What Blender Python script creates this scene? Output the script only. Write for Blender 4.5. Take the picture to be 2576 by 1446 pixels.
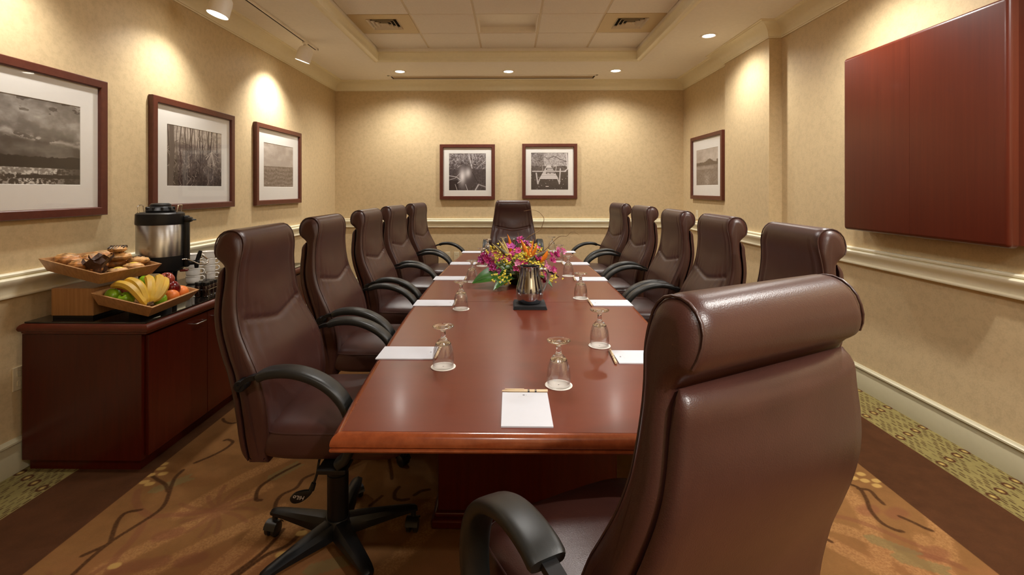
import bpy, bmesh, math, random
import numpy as np
from mathutils import Vector, Matrix
PI = math.pi
random.seed(7)
S = bpy.context.scene
for o in list(bpy.data.objects):
    bpy.data.objects.remove(o, do_unlink=True)
C = S.collection

# ------------------------------------------------------------------ camera
cam = bpy.data.objects.new('camera', bpy.data.cameras.new('camera'))
C.objects.link(cam)
cam.location = (0, 0, 1.39)
cam.rotation_euler = (PI / 2, 0, math.radians(0.8))
cam.data.sensor_width = 36
cam.data.lens = 36 * 1217 / 2576
cam.data.shift_x = 0.00815
cam.data.shift_y = -0.0959
cam.data.clip_start = 0.02
S.camera = cam

# ------------------------------------------------------------------ world, exposure
w = bpy.data.worlds.new('world')
S.world = w
w.use_nodes = True
w.node_tree.nodes['Background'].inputs[0].default_value = (0.9, 0.85, 0.78, 1)
w.node_tree.nodes['Background'].inputs[1].default_value = 0.0
S.view_settings.view_transform = 'Standard'
S.view_settings.look = 'None'
S.view_settings.gamma = 1
S.view_settings.use_curve_mapping = False
S.view_settings.exposure = 0.8
S.cycles.max_bounces = 10
S.cycles.diffuse_bounces = 6
S.cycles.glossy_bounces = 5
S.cycles.transmission_bounces = 10
S.cycles.transparent_max_bounces = 12
S.cycles.sample_clamp_indirect = 2.0
S.cycles.caustics_reflective = False
S.cycles.caustics_refractive = False
S.cycles.blur_glossy = 1.0

WARM = (1.0, 0.965, 0.91)


def spot(name, loc, aim, watts, size=125, blend=0.75, radius=0.04, col=WARM):
    l = bpy.data.lights.new(name, 'SPOT')
    l.energy = watts
    l.color = col
    l.spot_size = math.radians(size)
    l.spot_blend = blend
    l.shadow_soft_size = radius
    o = bpy.data.objects.new(name, l)
    C.objects.link(o)
    o.location = loc
    d = Vector(aim) - Vector(loc)
    o.rotation_euler = d.to_track_quat('-Z', 'Y').to_euler()
    return o


ZC = 2.875          # soffit height
ZT = 3.017          # tile height inside the tray
DOWN = [(-1.395, 6.087), (-0.025, 6.106), (1.32, 6.084), (1.92, 4.709), (1.92, 3.05), (1.92, 1.35), (1.32, -0.62), (-0.025, -0.62)]  # last two are unseen, added to brighten the near chair from behind
DOWN_W = [52, 48, 52, 46, 62, 105, 180, 25]
for (x, y), wt in zip(DOWN, DOWN_W):
    spot('downlight_lamp', (x, y, ZC - 0.03), (x, y, 0), wt, 148, 0.85, 0.045)
HEADS = [(-2.05, 4.80, 2.745), (-2.05, 3.40, 2.70), (-2.05, 2.22, 2.70)]
HEAD_AIM = [(-0.36, 0.05, -1.0), (-0.26, -0.12, -1.0), (-0.3, 0.0, -1.0)]
HEAD_W = [58, 30, 26]
for h, a, wt in zip(HEADS, HEAD_AIM, HEAD_W):
    d = Vector(a).normalized()
    p = Vector(h) + d * 0.088
    spot('track_lamp', p, p + d, wt, 114, 1.0, 0.03)
FILL_PANEL = [(-0.03, 3.55), (-0.03, 2.0)]


# ------------------------------------------------------------------ helpers
def s2l(c):
    if isinstance(c, str):
        c = [int(c[i:i + 2], 16) / 255 for i in (1, 3, 5)]
    return tuple((v / 12.92 if v <= 0.04045 else ((v + 0.055) / 1.055) ** 2.4) for v in c)


def tag(o, label=None, cat=None, group=None, kind=None):
    if label: o['label'] = label
    if cat: o['category'] = cat
    if group: o['group'] = group
    if kind: o['kind'] = kind
    return o


def thing(name, label, cat, loc=(0, 0, 0), rz=0, group=None):
    o = bpy.data.objects.new(name, None)
    C.objects.link(o)
    o.location = loc
    o.rotation_euler = (0, 0, rz)
    o.empty_display_size = 0.05
    return tag(o, label, cat, group)


def dup(root, loc=None, rz=None, label=None):
    r = root.copy()
    C.objects.link(r)
    if loc is not None: r.location = loc
    if rz is not None: r.rotation_euler = (0, 0, rz)
    if label: r['label'] = label
    for ch in list(root.children):
        c = ch.copy(); C.objects.link(c); c.parent = r
        for g in list(ch.children):
            d = g.copy(); C.objects.link(d); d.parent = c
    return r


def cr(P, n=8, closed=False):
    P = [np.array(p, float) for p in P]
    N = len(P)
    out = []
    rng = range(N) if closed else range(N - 1)
    for i in rng:
        if closed:
            a, b, c, d = P[(i - 1) % N], P[i], P[(i + 1) % N], P[(i + 2) % N]
        else:
            b, c = P[i], P[i + 1]
            a = P[i - 1] if i > 0 else 2 * b - c
            d = P[i + 2] if i + 2 < N else 2 * c - b
        for k in range(n):
            t = k / n
            out.append(0.5 * ((2 * b) + (c - a) * t + (2 * a - 5 * b + 4 * c - d) * t * t + (3 * b - a - 3 * c + d) * t ** 3))
    if not closed:
        out.append(P[-1])
    return out


class G:
    def __init__(s):
        s.v = []; s.f = []; s.uv = None

    def add(s, vs, fs, M=None):
        k = len(s.v)
        if M is not None:
            vs = [M @ Vector(v) for v in vs]
        s.v += [tuple(float(a) for a in v) for v in vs]
        s.f += [tuple(i + k for i in f) for f in fs]
        return s

    def box(s, x0, x1, y0, y1, z0, z1, M=None):
        vs = [(x, y, z) for z in (z0, z1) for y in (y0, y1) for x in (x0, x1)]
        return s.add(vs, [(0, 2, 3, 1), (4, 5, 7, 6), (0, 1, 5, 4), (2, 6, 7, 3), (0, 4, 6, 2), (1, 3, 7, 5)], M)

    def rbox(s, x0, x1, y0, y1, z0, z1, r=0.004, seg=2, M=None):
        bm = bmesh.new()
        bmesh.ops.create_cube(bm, size=1)
        for v in bm.verts:
            v.co = Vector((x0 + (v.co.x + .5) * (x1 - x0), y0 + (v.co.y + .5) * (y1 - y0), z0 + (v.co.z + .5) * (z1 - z0)))
        bmesh.ops.bevel(bm, geom=bm.edges[:], offset=r, segments=seg, affect='EDGES', profile=0.5)
        bm.verts.index_update()
        vs = [v.co[:] for v in bm.verts]
        fs = [tuple(v.index for v in f.verts) for f in bm.faces]
        bm.free()
        return s.add(vs, fs, M)

    def loft(s, rings, closed=True, caps=(True, True), M=None, loop=False):
        n = len(rings[0]); vs = []; fs = []
        for r in rings: vs += list(r)
        m = len(rings)
        for i in range(m if loop else m - 1):
            a = i * n; b = ((i + 1) % m) * n
            for j in range(n if closed else n - 1):
                k = (j + 1) % n
                fs.append((a + j, a + k, b + k, b + j))
        if caps[0]: fs.append(tuple(range(n - 1, -1, -1)))
        if caps[1]: fs.append(tuple((m - 1) * n + j for j in range(n)))
        return s.add(vs, fs, M)

    def lathe(s, prof, n=24, c=(0, 0, 0), caps=(True, True), M=None):
        rings = [[(c[0] + r * math.cos(2 * PI * k / n), c[1] + r * math.sin(2 * PI * k / n), c[2] + z) for k in range(n)] for r, z in prof]
        return s.loft(rings, True, caps, M)

    def ell(s, c, rx, ry, rz, n=16, m=10, M=None, fn=None):
        rings = []
        for i in range(m + 1):
            t = -PI / 2 + PI * i / m
            rr = max(math.cos(t), 1e-3)
            ring = []
            for k in range(n):
                a = 2 * PI * k / n
                d = (rr * math.cos(a), rr * math.sin(a), math.sin(t))
                g = fn(d, a, t) if fn else 1
                ring.append((c[0] + rx * d[0] * g, c[1] + ry * d[1] * g, c[2] + rz * d[2] * g))
            rings.append(ring)
        return s.loft(rings, True, (True, True), M)

    def tube(s, pts, r, n=10, caps=True, M=None, closed=False, flat=1.0):
        pts = [Vector(p) for p in pts]
        N = len(pts)
        rs = r if isinstance(r, (list, tuple)) else [r] * N
        tan = []
        for i in range(N):
            if closed:
                t = pts[(i + 1) % N] - pts[i - 1]
            else:
                t = pts[min(i + 1, N - 1)] - pts[max(i - 1, 0)]
            tan.append(t.normalized())
        up = Vector((0, 0, 1))
        if abs(tan[0].dot(up)) > 0.95: up = Vector((1, 0, 0))
        nrm = (up - tan[0] * up.dot(tan[0])).normalized()
        rings = []
        for i in range(N):
            nrm = (nrm - tan[i] * nrm.dot(tan[i]))
            nrm = nrm.normalized() if nrm.length > 1e-6 else tan[i].orthogonal().normalized()
            b = tan[i].cross(nrm)
            rings.append([pts[i] + nrm * (rs[i] * math.cos(2 * PI * k / n)) + b * (rs[i] * flat * math.sin(2 * PI * k / n)) for k in range(n)])
        return s.loft(rings, True, (caps and not closed, caps and not closed), M, loop=closed)

    def build(s, name, mat, parent=None, smooth=None, kind=None, label=None):
        me = bpy.data.meshes.new(name)
        me.from_pydata(s.v, [], s.f)
        me.validate(verbose=False)
        bm = bmesh.new(); bm.from_mesh(me)
        bmesh.ops.recalc_face_normals(bm, faces=bm.faces)
        bm.to_mesh(me); bm.free()
        if smooth is not None:
            for p in me.polygons: p.use_smooth = True
            me.set_sharp_from_angle(angle=math.radians(smooth))
        if mat: me.materials.append(mat)
        o = bpy.data.objects.new(name, me)
        C.objects.link(o)
        if parent is not None: o.parent = parent
        if kind: o['kind'] = kind
        if label: o['label'] = label
        return o


# ------------------------------------------------------------------ materials
def base(name):
    m = bpy.data.materials.new(name)
    m.use_nodes = True
    nt = m.node_tree
    return m, nt, nt.nodes['Principled BSDF']


def link(nt, a, b): nt.links.new(a, b)


def coords(nt, scale=(1, 1, 1), kind='Object'):
    tc = nt.nodes.new('ShaderNodeTexCoord')
    mp = nt.nodes.new('ShaderNodeMapping')
    mp.inputs['Scale'].default_value = scale
    link(nt, tc.outputs[kind], mp.inputs[0])
    return mp.outputs[0]


def noise(nt, vec, scale, detail=3, rough=0.55):
    n = nt.nodes.new('ShaderNodeTexNoise')
    n.inputs['Scale'].default_value = scale
    n.inputs['Detail'].default_value = detail
    n.inputs['Roughness'].default_value = rough
    if vec is not None: link(nt, vec, n.inputs['Vector'])
    return n.outputs['Fac']


def ramp(nt, fac, stops):
    r = nt.nodes.new('ShaderNodeValToRGB')
    link(nt, fac, r.inputs[0])
    e = r.color_ramp.elements
    while len(e) < len(stops): e.new(0.5)
    for q, (p, c) in zip(e, stops):
        q.position = p
        q.color = (*c, 1)
    return r.outputs[0]


def bump(nt, b, fac, strength=0.2, dist=0.002):
    n = nt.nodes.new('ShaderNodeBump')
    n.inputs['Strength'].default_value = strength
    n.inputs['Distance'].default_value = dist
    link(nt, fac, n.inputs['Height'])
    link(nt, n.outputs[0], b.inputs['Normal'])


def plain(name, col, rough=0.5, metal=0.0, spec=0.5, var=0.06, scale=30, bmp=0.0, coat=0.0, stretch=(1, 1, 1), bscale=None):
    m, nt, b = base(name)
    col = s2l(col) if isinstance(col, str) else col
    v = coords(nt, stretch)
    f = noise(nt, v, scale)
    lo = tuple(c * (1 - var) for c in col); hi = tuple(min(1, c * (1 + var)) for c in col)
    link(nt, ramp(nt, f, [(0.3, lo), (0.7, hi)]), b.inputs['Base Color'])
    b.inputs['Roughness'].default_value = rough
    b.inputs['Metallic'].default_value = metal
    b.inputs['Specular IOR Level'].default_value = spec
    b.inputs['Coat Weight'].default_value = coat
    b.inputs['Coat Roughness'].default_value = 0.08
    if bmp:
        bump(nt, b, noise(nt, v, bscale or scale * 3, 4), bmp)
    return m


def wood(name, c1, c2, rough=0.3, stretch=(1, 14, 14), scale=5, spec=0.5, coat=0.0, bmp=0.03, fine=60, coatr=0.1):
    m, nt, b = base(name)
    v = coords(nt, stretch)
    f = noise(nt, v, scale, 6, 0.6)
    f2 = noise(nt, v, fine, 2, 0.6)
    mx = nt.nodes.new('ShaderNodeMath'); mx.operation = 'MULTIPLY_ADD'
    link(nt, f2, mx.inputs[0]); mx.inputs[1].default_value = 0.35
    link(nt, f, mx.inputs[2])
    link(nt, ramp(nt, mx.outputs[0], [(0.42, c1), (0.9, c2)]), b.inputs['Base Color'])
    b.inputs['Roughness'].default_value = rough
    b.inputs['Specular IOR Level'].default_value = spec
    b.inputs['Coat Weight'].default_value = coat
    b.inputs['Coat Roughness'].default_value = coatr
    if bmp: bump(nt, b, f2, bmp, 0.001)
    return m


def emit(name, col, strength):
    m, nt, b = base(name)
    b.inputs['Base Color'].default_value = (0.8, 0.8, 0.8, 1)
    b.inputs['Emission Color'].default_value = (*col, 1)
    b.inputs['Emission Strength'].default_value = strength
    return m


def wallpaper(name, col):
    m, nt, b = base(name)
    v = coords(nt)
    f = noise(nt, v, 95, 3, 0.6)
    f2 = noise(nt, v, 28, 3, 0.5)
    a = nt.nodes.new('ShaderNodeMath'); a.operation = 'MULTIPLY_ADD'
    link(nt, f, a.inputs[0]); a.inputs[1].default_value = 0.8
    link(nt, f2, a.inputs[2])
    lo = tuple(c * 0.93 for c in col); hi = tuple(min(1, c * 1.06) for c in col)
    link(nt, ramp(nt, a.outputs[0], [(0.68, lo), (1.1, hi)]), b.inputs['Base Color'])
    b.inputs['Roughness'].default_value = 0.5
    b.inputs['Specular IOR Level'].default_value = 0.3
    bump(nt, b, f, 0.35, 0.0015)
    return m


def pane_mat(name, tint=(1, 1, 1), power=4.0, base_=0.045):
    m = bpy.data.materials.new(name)
    m.use_nodes = True
    nt = m.node_tree
    nt.nodes.remove(nt.nodes['Principled BSDF'])
    out = nt.nodes['Material Output']
    lw = nt.nodes.new('ShaderNodeLayerWeight'); lw.inputs[0].default_value = 0.5
    pw = nt.nodes.new('ShaderNodeMath'); pw.operation = 'POWER'; pw.inputs[1].default_value = power
    link(nt, lw.outputs['Facing'], pw.inputs[0])
    fr = nt.nodes.new('ShaderNodeMath'); fr.operation = 'MULTIPLY_ADD'; fr.inputs[1].default_value = 0.8; fr.inputs[2].default_value = base_
    link(nt, pw.outputs[0], fr.inputs[0])
    tr = nt.nodes.new('ShaderNodeBsdfTransparent'); tr.inputs[0].default_value = (*tint, 1)
    gl = nt.nodes.new('ShaderNodeBsdfGlossy'); gl.inputs['Roughness'].default_value = 0.02
    mx = nt.nodes.new('ShaderNodeMixShader')
    link(nt, fr.outputs[0], mx.inputs[0]); link(nt, tr.outputs[0], mx.inputs[1]); link(nt, gl.outputs[0], mx.inputs[2])
    link(nt, mx.outputs[0], out.inputs[0])
    return m


M = {}
M['wall'] = wallpaper('gold_wallpaper', (0.56, 0.43, 0.25))
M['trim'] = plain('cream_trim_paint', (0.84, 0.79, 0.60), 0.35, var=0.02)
M['trim_shaded'] = plain('cream_trim_shaded', (0.47, 0.425, 0.285), 0.3, var=0.02)  # same cream paint, darkened to stand in for dimmer light at the baseboards
M['ceil'] = plain('ceiling_paint', (0.88, 0.85, 0.79), 0.85, var=0.02, spec=0.1)
M['tile'] = plain('ceiling_tile_face', (0.87, 0.84, 0.80), 0.9, var=0.03, scale=80, bmp=0.05, spec=0.1)
M['grid'] = plain('ceiling_grid_paint', (0.74, 0.66, 0.53), 0.5, var=0.02)
M['white'] = plain('white_paint', (0.84, 0.80, 0.73), 0.4, var=0.02)
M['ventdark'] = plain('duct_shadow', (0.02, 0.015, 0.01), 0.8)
M['lens'] = emit('lamp_lens', (1, 0.93, 0.8), 14)
M['fill_panel'] = emit('fill_panel_face', (1, 0.97, 0.92), 20.0)  # glow of the added fill panel in the tray
M['black'] = plain('black_plastic', (0.0055, 0.0055, 0.006), 0.42, spec=0.35, var=0.15, bmp=0.04, scale=80)
M['armpad'] = plain('soft_black_arm_pad', (0.010, 0.011, 0.0105), 0.40, spec=0.42, var=0.1, bmp=0.05, scale=120)
M['wheel'] = plain('caster_plastic', (0.014, 0.013, 0.012), 0.35)
M['chrome'] = plain('chrome', (0.75, 0.74, 0.72), 0.12, 1.0, var=0.02)
M['steel'] = plain('brushed_steel', (0.52, 0.53, 0.55), 0.27, 1.0, var=0.08, scale=8, stretch=(1, 1, 60))
M['pitcher'] = plain('polished_pitcher_steel', (0.47, 0.50, 0.55), 0.10, 1.0, var=0.03)
M['table'] = wood('mahogany_veneer', (0.116, 0.0230, 0.0112), (0.136, 0.0275, 0.0135), 0.30, (1.0, 4, 4), 2.2, spec=0.34, coat=0.10, bmp=0.0, fine=14, coatr=0.14)
M['edge'] = wood('mahogany_edge', (0.155, 0.030, 0.008), (0.24, 0.055, 0.016), 0.22, (14, 14, 14), 3, coat=0.5, bmp=0.0)
M['darkwood'] = wood('dark_mahogany', (0.044, 0.0036, 0.0014), (0.068, 0.0070, 0.0024), 0.28, (14, 14, 1), 4, spec=0.35, coat=0.05, bmp=0.02)
M['cabwood'] = wood('red_mahogany', (0.074, 0.0108, 0.0044), (0.100, 0.0160, 0.0062), 0.34, (14, 16, 0.6), 3, spec=0.4, coat=0.05, bmp=0.06, fine=80)
M['framewood'] = wood('frame_wood', (0.070, 0.0135, 0.007), (0.105, 0.0245, 0.013), 0.36, (12, 12, 12), 3, bmp=0.02)
M['bamboo'] = wood('bamboo', (0.26, 0.115, 0.035), (0.43, 0.225, 0.085), 0.42, (60, 60, 1.5), 1.2, bmp=0.03, fine=6)
M['paper'] = plain('white_paper', (0.59, 0.605, 0.66), 0.7, var=0.01)
M['mat'] = plain('mat_board', (0.78, 0.74, 0.70), 0.8, var=0.01)
M['coaster'] = plain('coaster_card', (0.80, 0.76, 0.70), 0.8, var=0.02)
M['ink'] = plain('grey_ink', (0.05, 0.045, 0.045), 0.7)
M['faint'] = plain('faint_ink', (0.62, 0.60, 0.60), 0.7)
M['glass'] = None
M['pane'] = pane_mat('picture_glass', (0.99, 1, 0.995))
M['blackglass'] = plain('black_glass_top', (0.008, 0.006, 0.005), 0.04, spec=0.7)
M['napkin'] = plain('black_linen', (0.010, 0.010, 0.013), 0.8, var=0.2, scale=300, bmp=0.3)
M['china'] = plain('white_china', (0.80, 0.77, 0.72), 0.18, var=0.01)
M['plate'] = plain('almond_plastic', (0.66, 0.58, 0.40), 0.35, var=0.01)


def leather(name, c, rough=0.36):
    m, nt, b = base(name)
    v = coords(nt)
    f = noise(nt, v, 7, 3)
    lo = tuple(a * 0.86 for a in c); hi = tuple(a * 1.12 for a in c)
    link(nt, ramp(nt, f, [(0.3, lo), (0.7, hi)]), b.inputs['Base Color'])
    b.inputs['Roughness'].default_value = rough
    b.inputs['Specular IOR Level'].default_value = 0.45
    vo = nt.nodes.new('ShaderNodeTexVoronoi'); vo.inputs['Scale'].default_value = 420
    link(nt, v, vo.inputs['Vector'])
    a = nt.nodes.new('ShaderNodeMath'); a.operation = 'MULTIPLY_ADD'
    link(nt, noise(nt, v, 16, 3), a.inputs[0]); a.inputs[1].default_value = 3.0
    link(nt, vo.outputs['Distance'], a.inputs[2])
    bump(nt, b, a.outputs[0], 0.12, 0.0012)
    return m


M['leather'] = leather('brown_leather', (0.048, 0.0168, 0.0130), .35)
M['piping'] = leather('leather_piping', (0.046, 0.0175, 0.014), 0.4)


def glassmat():
    m, nt, b = base('clear_glass')
    b.inputs['Base Color'].default_value = (1, 1, 1, 1)
    b.inputs['Roughness'].default_value = 0.0
    b.inputs['Transmission Weight'].default_value = 1
    b.inputs['IOR'].default_value = 1.48
    return m


M['glass'] = glassmat()
M['thinglass'] = pane_mat('thin_goblet_glass', (0.98, 0.98, 0.98), 2.2, 0.07)


# ------------------------------------------------------------------ numpy art for flat print
def vnoise(h, w_, cy, cx, rng):
    g = rng.random((cy + 2, cx + 2))
    yy = np.linspace(0, cy, h, endpoint=False); xx = np.linspace(0, cx, w_, endpoint=False)
    y0 = yy.astype(int); x0 = xx.astype(int)
    fy = yy - y0; fx = xx - x0
    fy = (fy * fy * (3 - 2 * fy))[:, None]; fx = (fx * fx * (3 - 2 * fx))[None, :]
    a = g[y0][:, x0]; b = g[y0][:, x0 + 1]; c = g[y0 + 1][:, x0]; d = g[y0 + 1][:, x0 + 1]
    return (a * (1 - fx) + b * fx) * (1 - fy) + (c * (1 - fx) + d * fx) * fy


def fbm(h, w_, cy, cx, rng, octv=5, gain=0.55):
    o = np.zeros((h, w_)); amp = 1; tot = 0
    for k in range(octv):
        if cy * 2 ** k > h * 1.5 or cx * 2 ** k > w_ * 1.5: break
        o += amp * vnoise(h, w_, cy * 2 ** k, cx * 2 ** k, rng)
        tot += amp; amp *= gain
    return o / tot


def image_from(name, arr):
    h, w_, _ = arr.shape
    im = bpy.data.images.new(name, w_, h, alpha=False)
    px = np.ones((h, w_, 4), np.float32)
    px[..., :3] = np.clip(arr, 0, 1)
    im.pixels.foreach_set(px[::-1].ravel())
    im.update()
    try:
        im.pack()
    except Exception:
        pass
    return im


def print_mat(name, arr, rough=0.6):
    m, nt, b = base(name)
    tx = nt.nodes.new('ShaderNodeTexImage')
    tx.image = image_from(name, arr)
    tx.interpolation = 'Cubic'
    uv = nt.nodes.new('ShaderNodeTexCoord')
    link(nt, uv.outputs['UV'], tx.inputs[0])
    link(nt, tx.outputs[0], b.inputs['Base Color'])
    b.inputs['Roughness'].default_value = rough
    b.inputs['Specular IOR Level'].default_value = 0.2
    return m, nt, b


def tone(g, dark=(0.13, 0.09, 0.085), light=(0.93, 0.90, 0.89)):
    g = np.clip(g, 0, 1)[..., None]
    return np.array(dark) * (1 - g) + np.array(light) * g


def stroke(g, pts, width, val, soft=1.0):
    """draw a polyline on a grey image (pixel coordinates, x to the right, y down)"""
    h, w_ = g.shape
    pts = np.array(pts, float)
    for (x0, y0), (x1, y1) in zip(pts[:-1], pts[1:]):
        r = width / 2 + soft + 1
        xa, xb = int(max(0, min(x0, x1) - r)), int(min(w_, max(x0, x1) + r + 1))
        ya, yb = int(max(0, min(y0, y1) - r)), int(min(h, max(y0, y1) + r + 1))
        if xa >= xb or ya >= yb: continue
        X, Y = np.meshgrid(np.arange(xa, xb), np.arange(ya, yb))
        dx, dy = x1 - x0, y1 - y0
        t = np.clip(((X - x0) * dx + (Y - y0) * dy) / (dx * dx + dy * dy + 1e-9), 0, 1)
        d = np.hypot(X - x0 - t * dx, Y - y0 - t * dy)
        a = np.clip((width / 2 + soft - d) / soft, 0, 1)
        g[ya:yb, xa:xb] = g[ya:yb, xa:xb] * (1 - a) + val * a


def art(kind):
    rng = np.random.default_rng(kind * 11 + 3)
    h, w_ = 300, (300 if kind in (4, 5) else 440)
    Y, X = np.mgrid[0:h, 0:w_] / np.array([h, w_]).reshape(2, 1, 1)
    f1 = fbm(h, w_, 4, 5, rng); f2 = fbm(h, w_, 12, 8, rng); fine = fbm(h, w_, 40, 50, rng, 3)
    if kind == 1:
        warp = Y * 3.2 + (f1 - .5) * 1.6 - X * .7
        cl = 0.5 + 0.5 * np.sin(warp * 5.5)
        g = 0.52 + 0.32 * cl * f2 * 1.6 - 0.1
        g *= np.where(Y < .38, 1.0, 1.0 - 0.45 * np.clip((Y - .38) / .12, 0, 1))
        hot = np.exp(-((Y - .36 - .16 * X + (f2 - .5) * .12) / .03) ** 2)
        g += .35 * hot * (f2 > .42)
        g = np.where((Y < .16) & (f2 > .58) & (X > .45), g * .55, g)
        tl = .655 + .04 * (f1[:1] - .5) * 2 + .02 * (fine[:1] - .5)
        tree = Y > tl
        g = np.where(tree, .08 + .04 * fine, g)
        wat = Y > .80
        sp = np.clip((fine - .45) * 6, 0, 1)
        glow = np.exp(-((X - .55) / .28) ** 2)
        g = np.where(wat, .18 + .75 * sp * glow, g)
        g = np.where((Y > .87 + .02 * f2) & (Y < .925) & (X > .45), .10 + .05 * fine, g)
        g = np.where((Y > .80) & (Y < .87) & (X > .3) & (X < .78), .55 + .4 * sp, g)
    elif kind == 2:
        g = .80 - .72 * np.clip(Y * 1.15 + (f2 - .5) * .9, 0, 1) + .2 * (fine - .5)
        g += .5 * np.clip(fine - .55, 0, 1) * (Y > .4)
        for k in range(26):
            x = rng.random(); ww = rng.uniform(2, 7)
            pts = [((x + .012 * math.sin(i * 1.3 + k)) * w_, i / 7 * h * rng.uniform(.8, 1.1)) for i in range(8)]
            stroke(g, pts, ww, rng.uniform(.12, .35), 1.5)
        for k in range(90):
            x, y = rng.random() * w_, rng.random() * h
            stroke(g, [(x, y), (x + rng.normal() * 12, y + rng.uniform(8, 30)), (x + rng.normal() * 16, y + rng.uniform(20, 45))], 1.2, rng.choice([.15, .72]), 1)
        stroke(g, [(30, 0), (38, 120), (26, 300)], 30, .28, 3)
        for k in range(22):
            a = rng.uniform(.2, 2.9)
            stroke(g, [(350, 110), (350 + 60 * math.cos(a), 110 + 80 * math.sin(a))], 1.5, .8, 1)
    elif kind == 3:
        g = .56 + .5 * np.clip(fbm(h, w_, 5, 2, rng) - .35, 0, 1) + .2 * Y
        st = 0.5 + .5 * np.sin((X * 2.2 + Y * 4 + f1 * 2.5) * 4)
        g += .28 * st * np.clip(.5 - Y, 0, 1)
        g = np.where(Y > .53 - .03 * X, .36 + .3 * (fine - .4) + .25 * np.clip(Y - .8, 0, 1) + .12 * np.sin(Y * 60 + f1 * 12) * .5, g)
    elif kind == 4:
        g = .30 + .75 * (fine - .42) + .55 * np.clip(.33 - Y, 0, 1) + .2 * (f2 - .5)
        bank = Y > .42
        g = np.where(bank, .22 + .25 * (fine - .5), g)
        pond = ((X - .44) / .22) ** 2 + ((Y - .64) / .30) ** 2
        g = np.where(pond < 1.3, .22 + .72 * np.exp(-(((X - .36) / .09) ** 2 + ((Y - .62) / .22) ** 2)) + .62 * np.exp(-(((X - .52) / .08) ** 2 + ((Y - .52) / .14) ** 2)), g)
        g = np.where((Y > .72) & (X < .25), .08 + .05 * fine, g)
        for p, wd, v in [([(160, 0), (180, 90), (188, 120)], 5, .85), ([(195, 0), (186, 110)], 3, .75), ([(0, 180), (60, 190), (100, 220), (70, 240)], 4, .8),
                         ([(0, 215), (50, 200), (90, 160)], 3, .7), ([(240, 250), (215, 295)], 9, .75), ([(240, 250), (295, 270)], 7, .6),
                         ([(190, 150), (235, 240)], 3, .12), ([(135, 250), (150, 295)], 3, .8), ([(50, 250), (66, 295)], 3, .7), ([(225, 120), (290, 60)], 2, .75)]:
            stroke(g, p, wd, v, 1.5)
        for k in range(70):
            x, y = rng.random() * w_, rng.random() * h * .4
            stroke(g, [(x, y), (x + rng.normal() * 9, y + rng.normal() * 9)], 1.6, rng.choice([.9, .15]), 1)
    elif kind == 5:
        g = .62 + .6 * (fine - .5) - .25 * (X < .35) * (f2 + .2)
        g = np.where(Y > .36 + .05 * (f2 - .5), .22 + .4 * (fine - .45), g)
        g = np.where(Y > .52, .13 + .16 * (fine - .5), g)
        for k in range(26):
            x, y = rng.random() * w_, h * rng.uniform(.55, 1)
            stroke(g, [(x, y), (x + 2, y + 3)], 3, .7, 1)
        def quad(pts, v):
            pts = np.array(pts) * [w_, h]
            (ax, ay), (bx, by), (cx_, cy_), (dx, dy) = pts
            t = (Y * h - ay) / (dy - ay)
            xl = ax + (dx - ax) * t; xr = bx + (cx_ - bx) * t
            m = (t >= 0) & (t <= 1) & (X * w_ >= xl) & (X * w_ <= xr)
            g[m] = v if np.isscalar(v) else v[m]
        quad([(.44, .32), (.51, .32), (.73, .68), (.23, .68)], .80 + .12 * np.sin(Y * 90) * .5)
        quad([(.23, .68), (.73, .68), (.73, .705), (.23, .705)], .9)
        for p, wd, v in [([(12, 150), (280, 150)], 7, .78), ([(42, 165), (54, 250)], 9, .8), ([(68, 214), (56, 248)], 8, .75), ([(236, 130), (228, 250)], 9, .8),
                         ([(214, 210), (226, 240)], 8, .75), ([(205, 110), (198, 150)], 5, .7), ([(178, 105), (178, 140)], 4, .65), ([(92, 110), (92, 150)], 4, .55),
                         ([(110, 30), (135, 52), (180, 28), (215, 42), (235, 55), (300, 72)], 3, .2), ([(235, 75), (300, 70)], 3, .22), ([(285, 0), (295, 130), (270, 150)], 7, .85)]:
            stroke(g, p, wd, v, 1.2)
        for y0 in (132, 152, 164):
            stroke(g, [(127, y0), (184, y0)], 14, .12 if y0 != 152 else .7, 1)
        for y0, segs in ((133, [(131, 180)]), (166, [(130, 151), (158, 181)])):
            for a, b in segs:
                for x in np.arange(a, b, 5.5):
                    stroke(g, [(x, y0 - 3), (x + 1.5, y0 + 3)], 3, .95, .8)
        stroke(g, [(120, 272), (140, 272)], 5, .9, 1)
    else:
        g = .70 + .25 * (f1 - .5) + .15 * (f2 - .5)
        hz = .40
        g = np.where(Y > hz, .42 + .25 * (fine - .45) + .12 * (f2 - .5), g)
        hh = hz - .03 - .08 * np.exp(-((X - .62) / .14) ** 2) - .04 * (fine[:1] - .3) - .05 * (X > .93)
        g = np.where((Y > hh) & (Y < hz + .05), .25 + .2 * (fine - .5), g)
        g = np.where((Y > .48) & (Y < .56) & (X < .8), .55 + .2 * (f2 - .5), g)
        g += .3 * np.exp(-(((X - .5) / .12) ** 2 + ((Y - .92) / .25) ** 2)) * fine
    if kind in (1,):
        return tone(g, (.15, .11, .08), (.86, .83, .80))
    if kind in (3, 6):
        return tone(g, (.22, .15, .10), (.90, .85, .81))
    if kind == 2:
        return tone(g, (.17, .12, .11), (.88, .83, .78))
    return tone(g, (.13, .09, .09), (.94, .91, .91))


# carpet print: one broadloom carpet with borders, painted on the floor in metres
CX0, CX1, CY0, CY1 = -2.46, 2.46, -1.3, 6.72
PPM = 300.0


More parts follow.
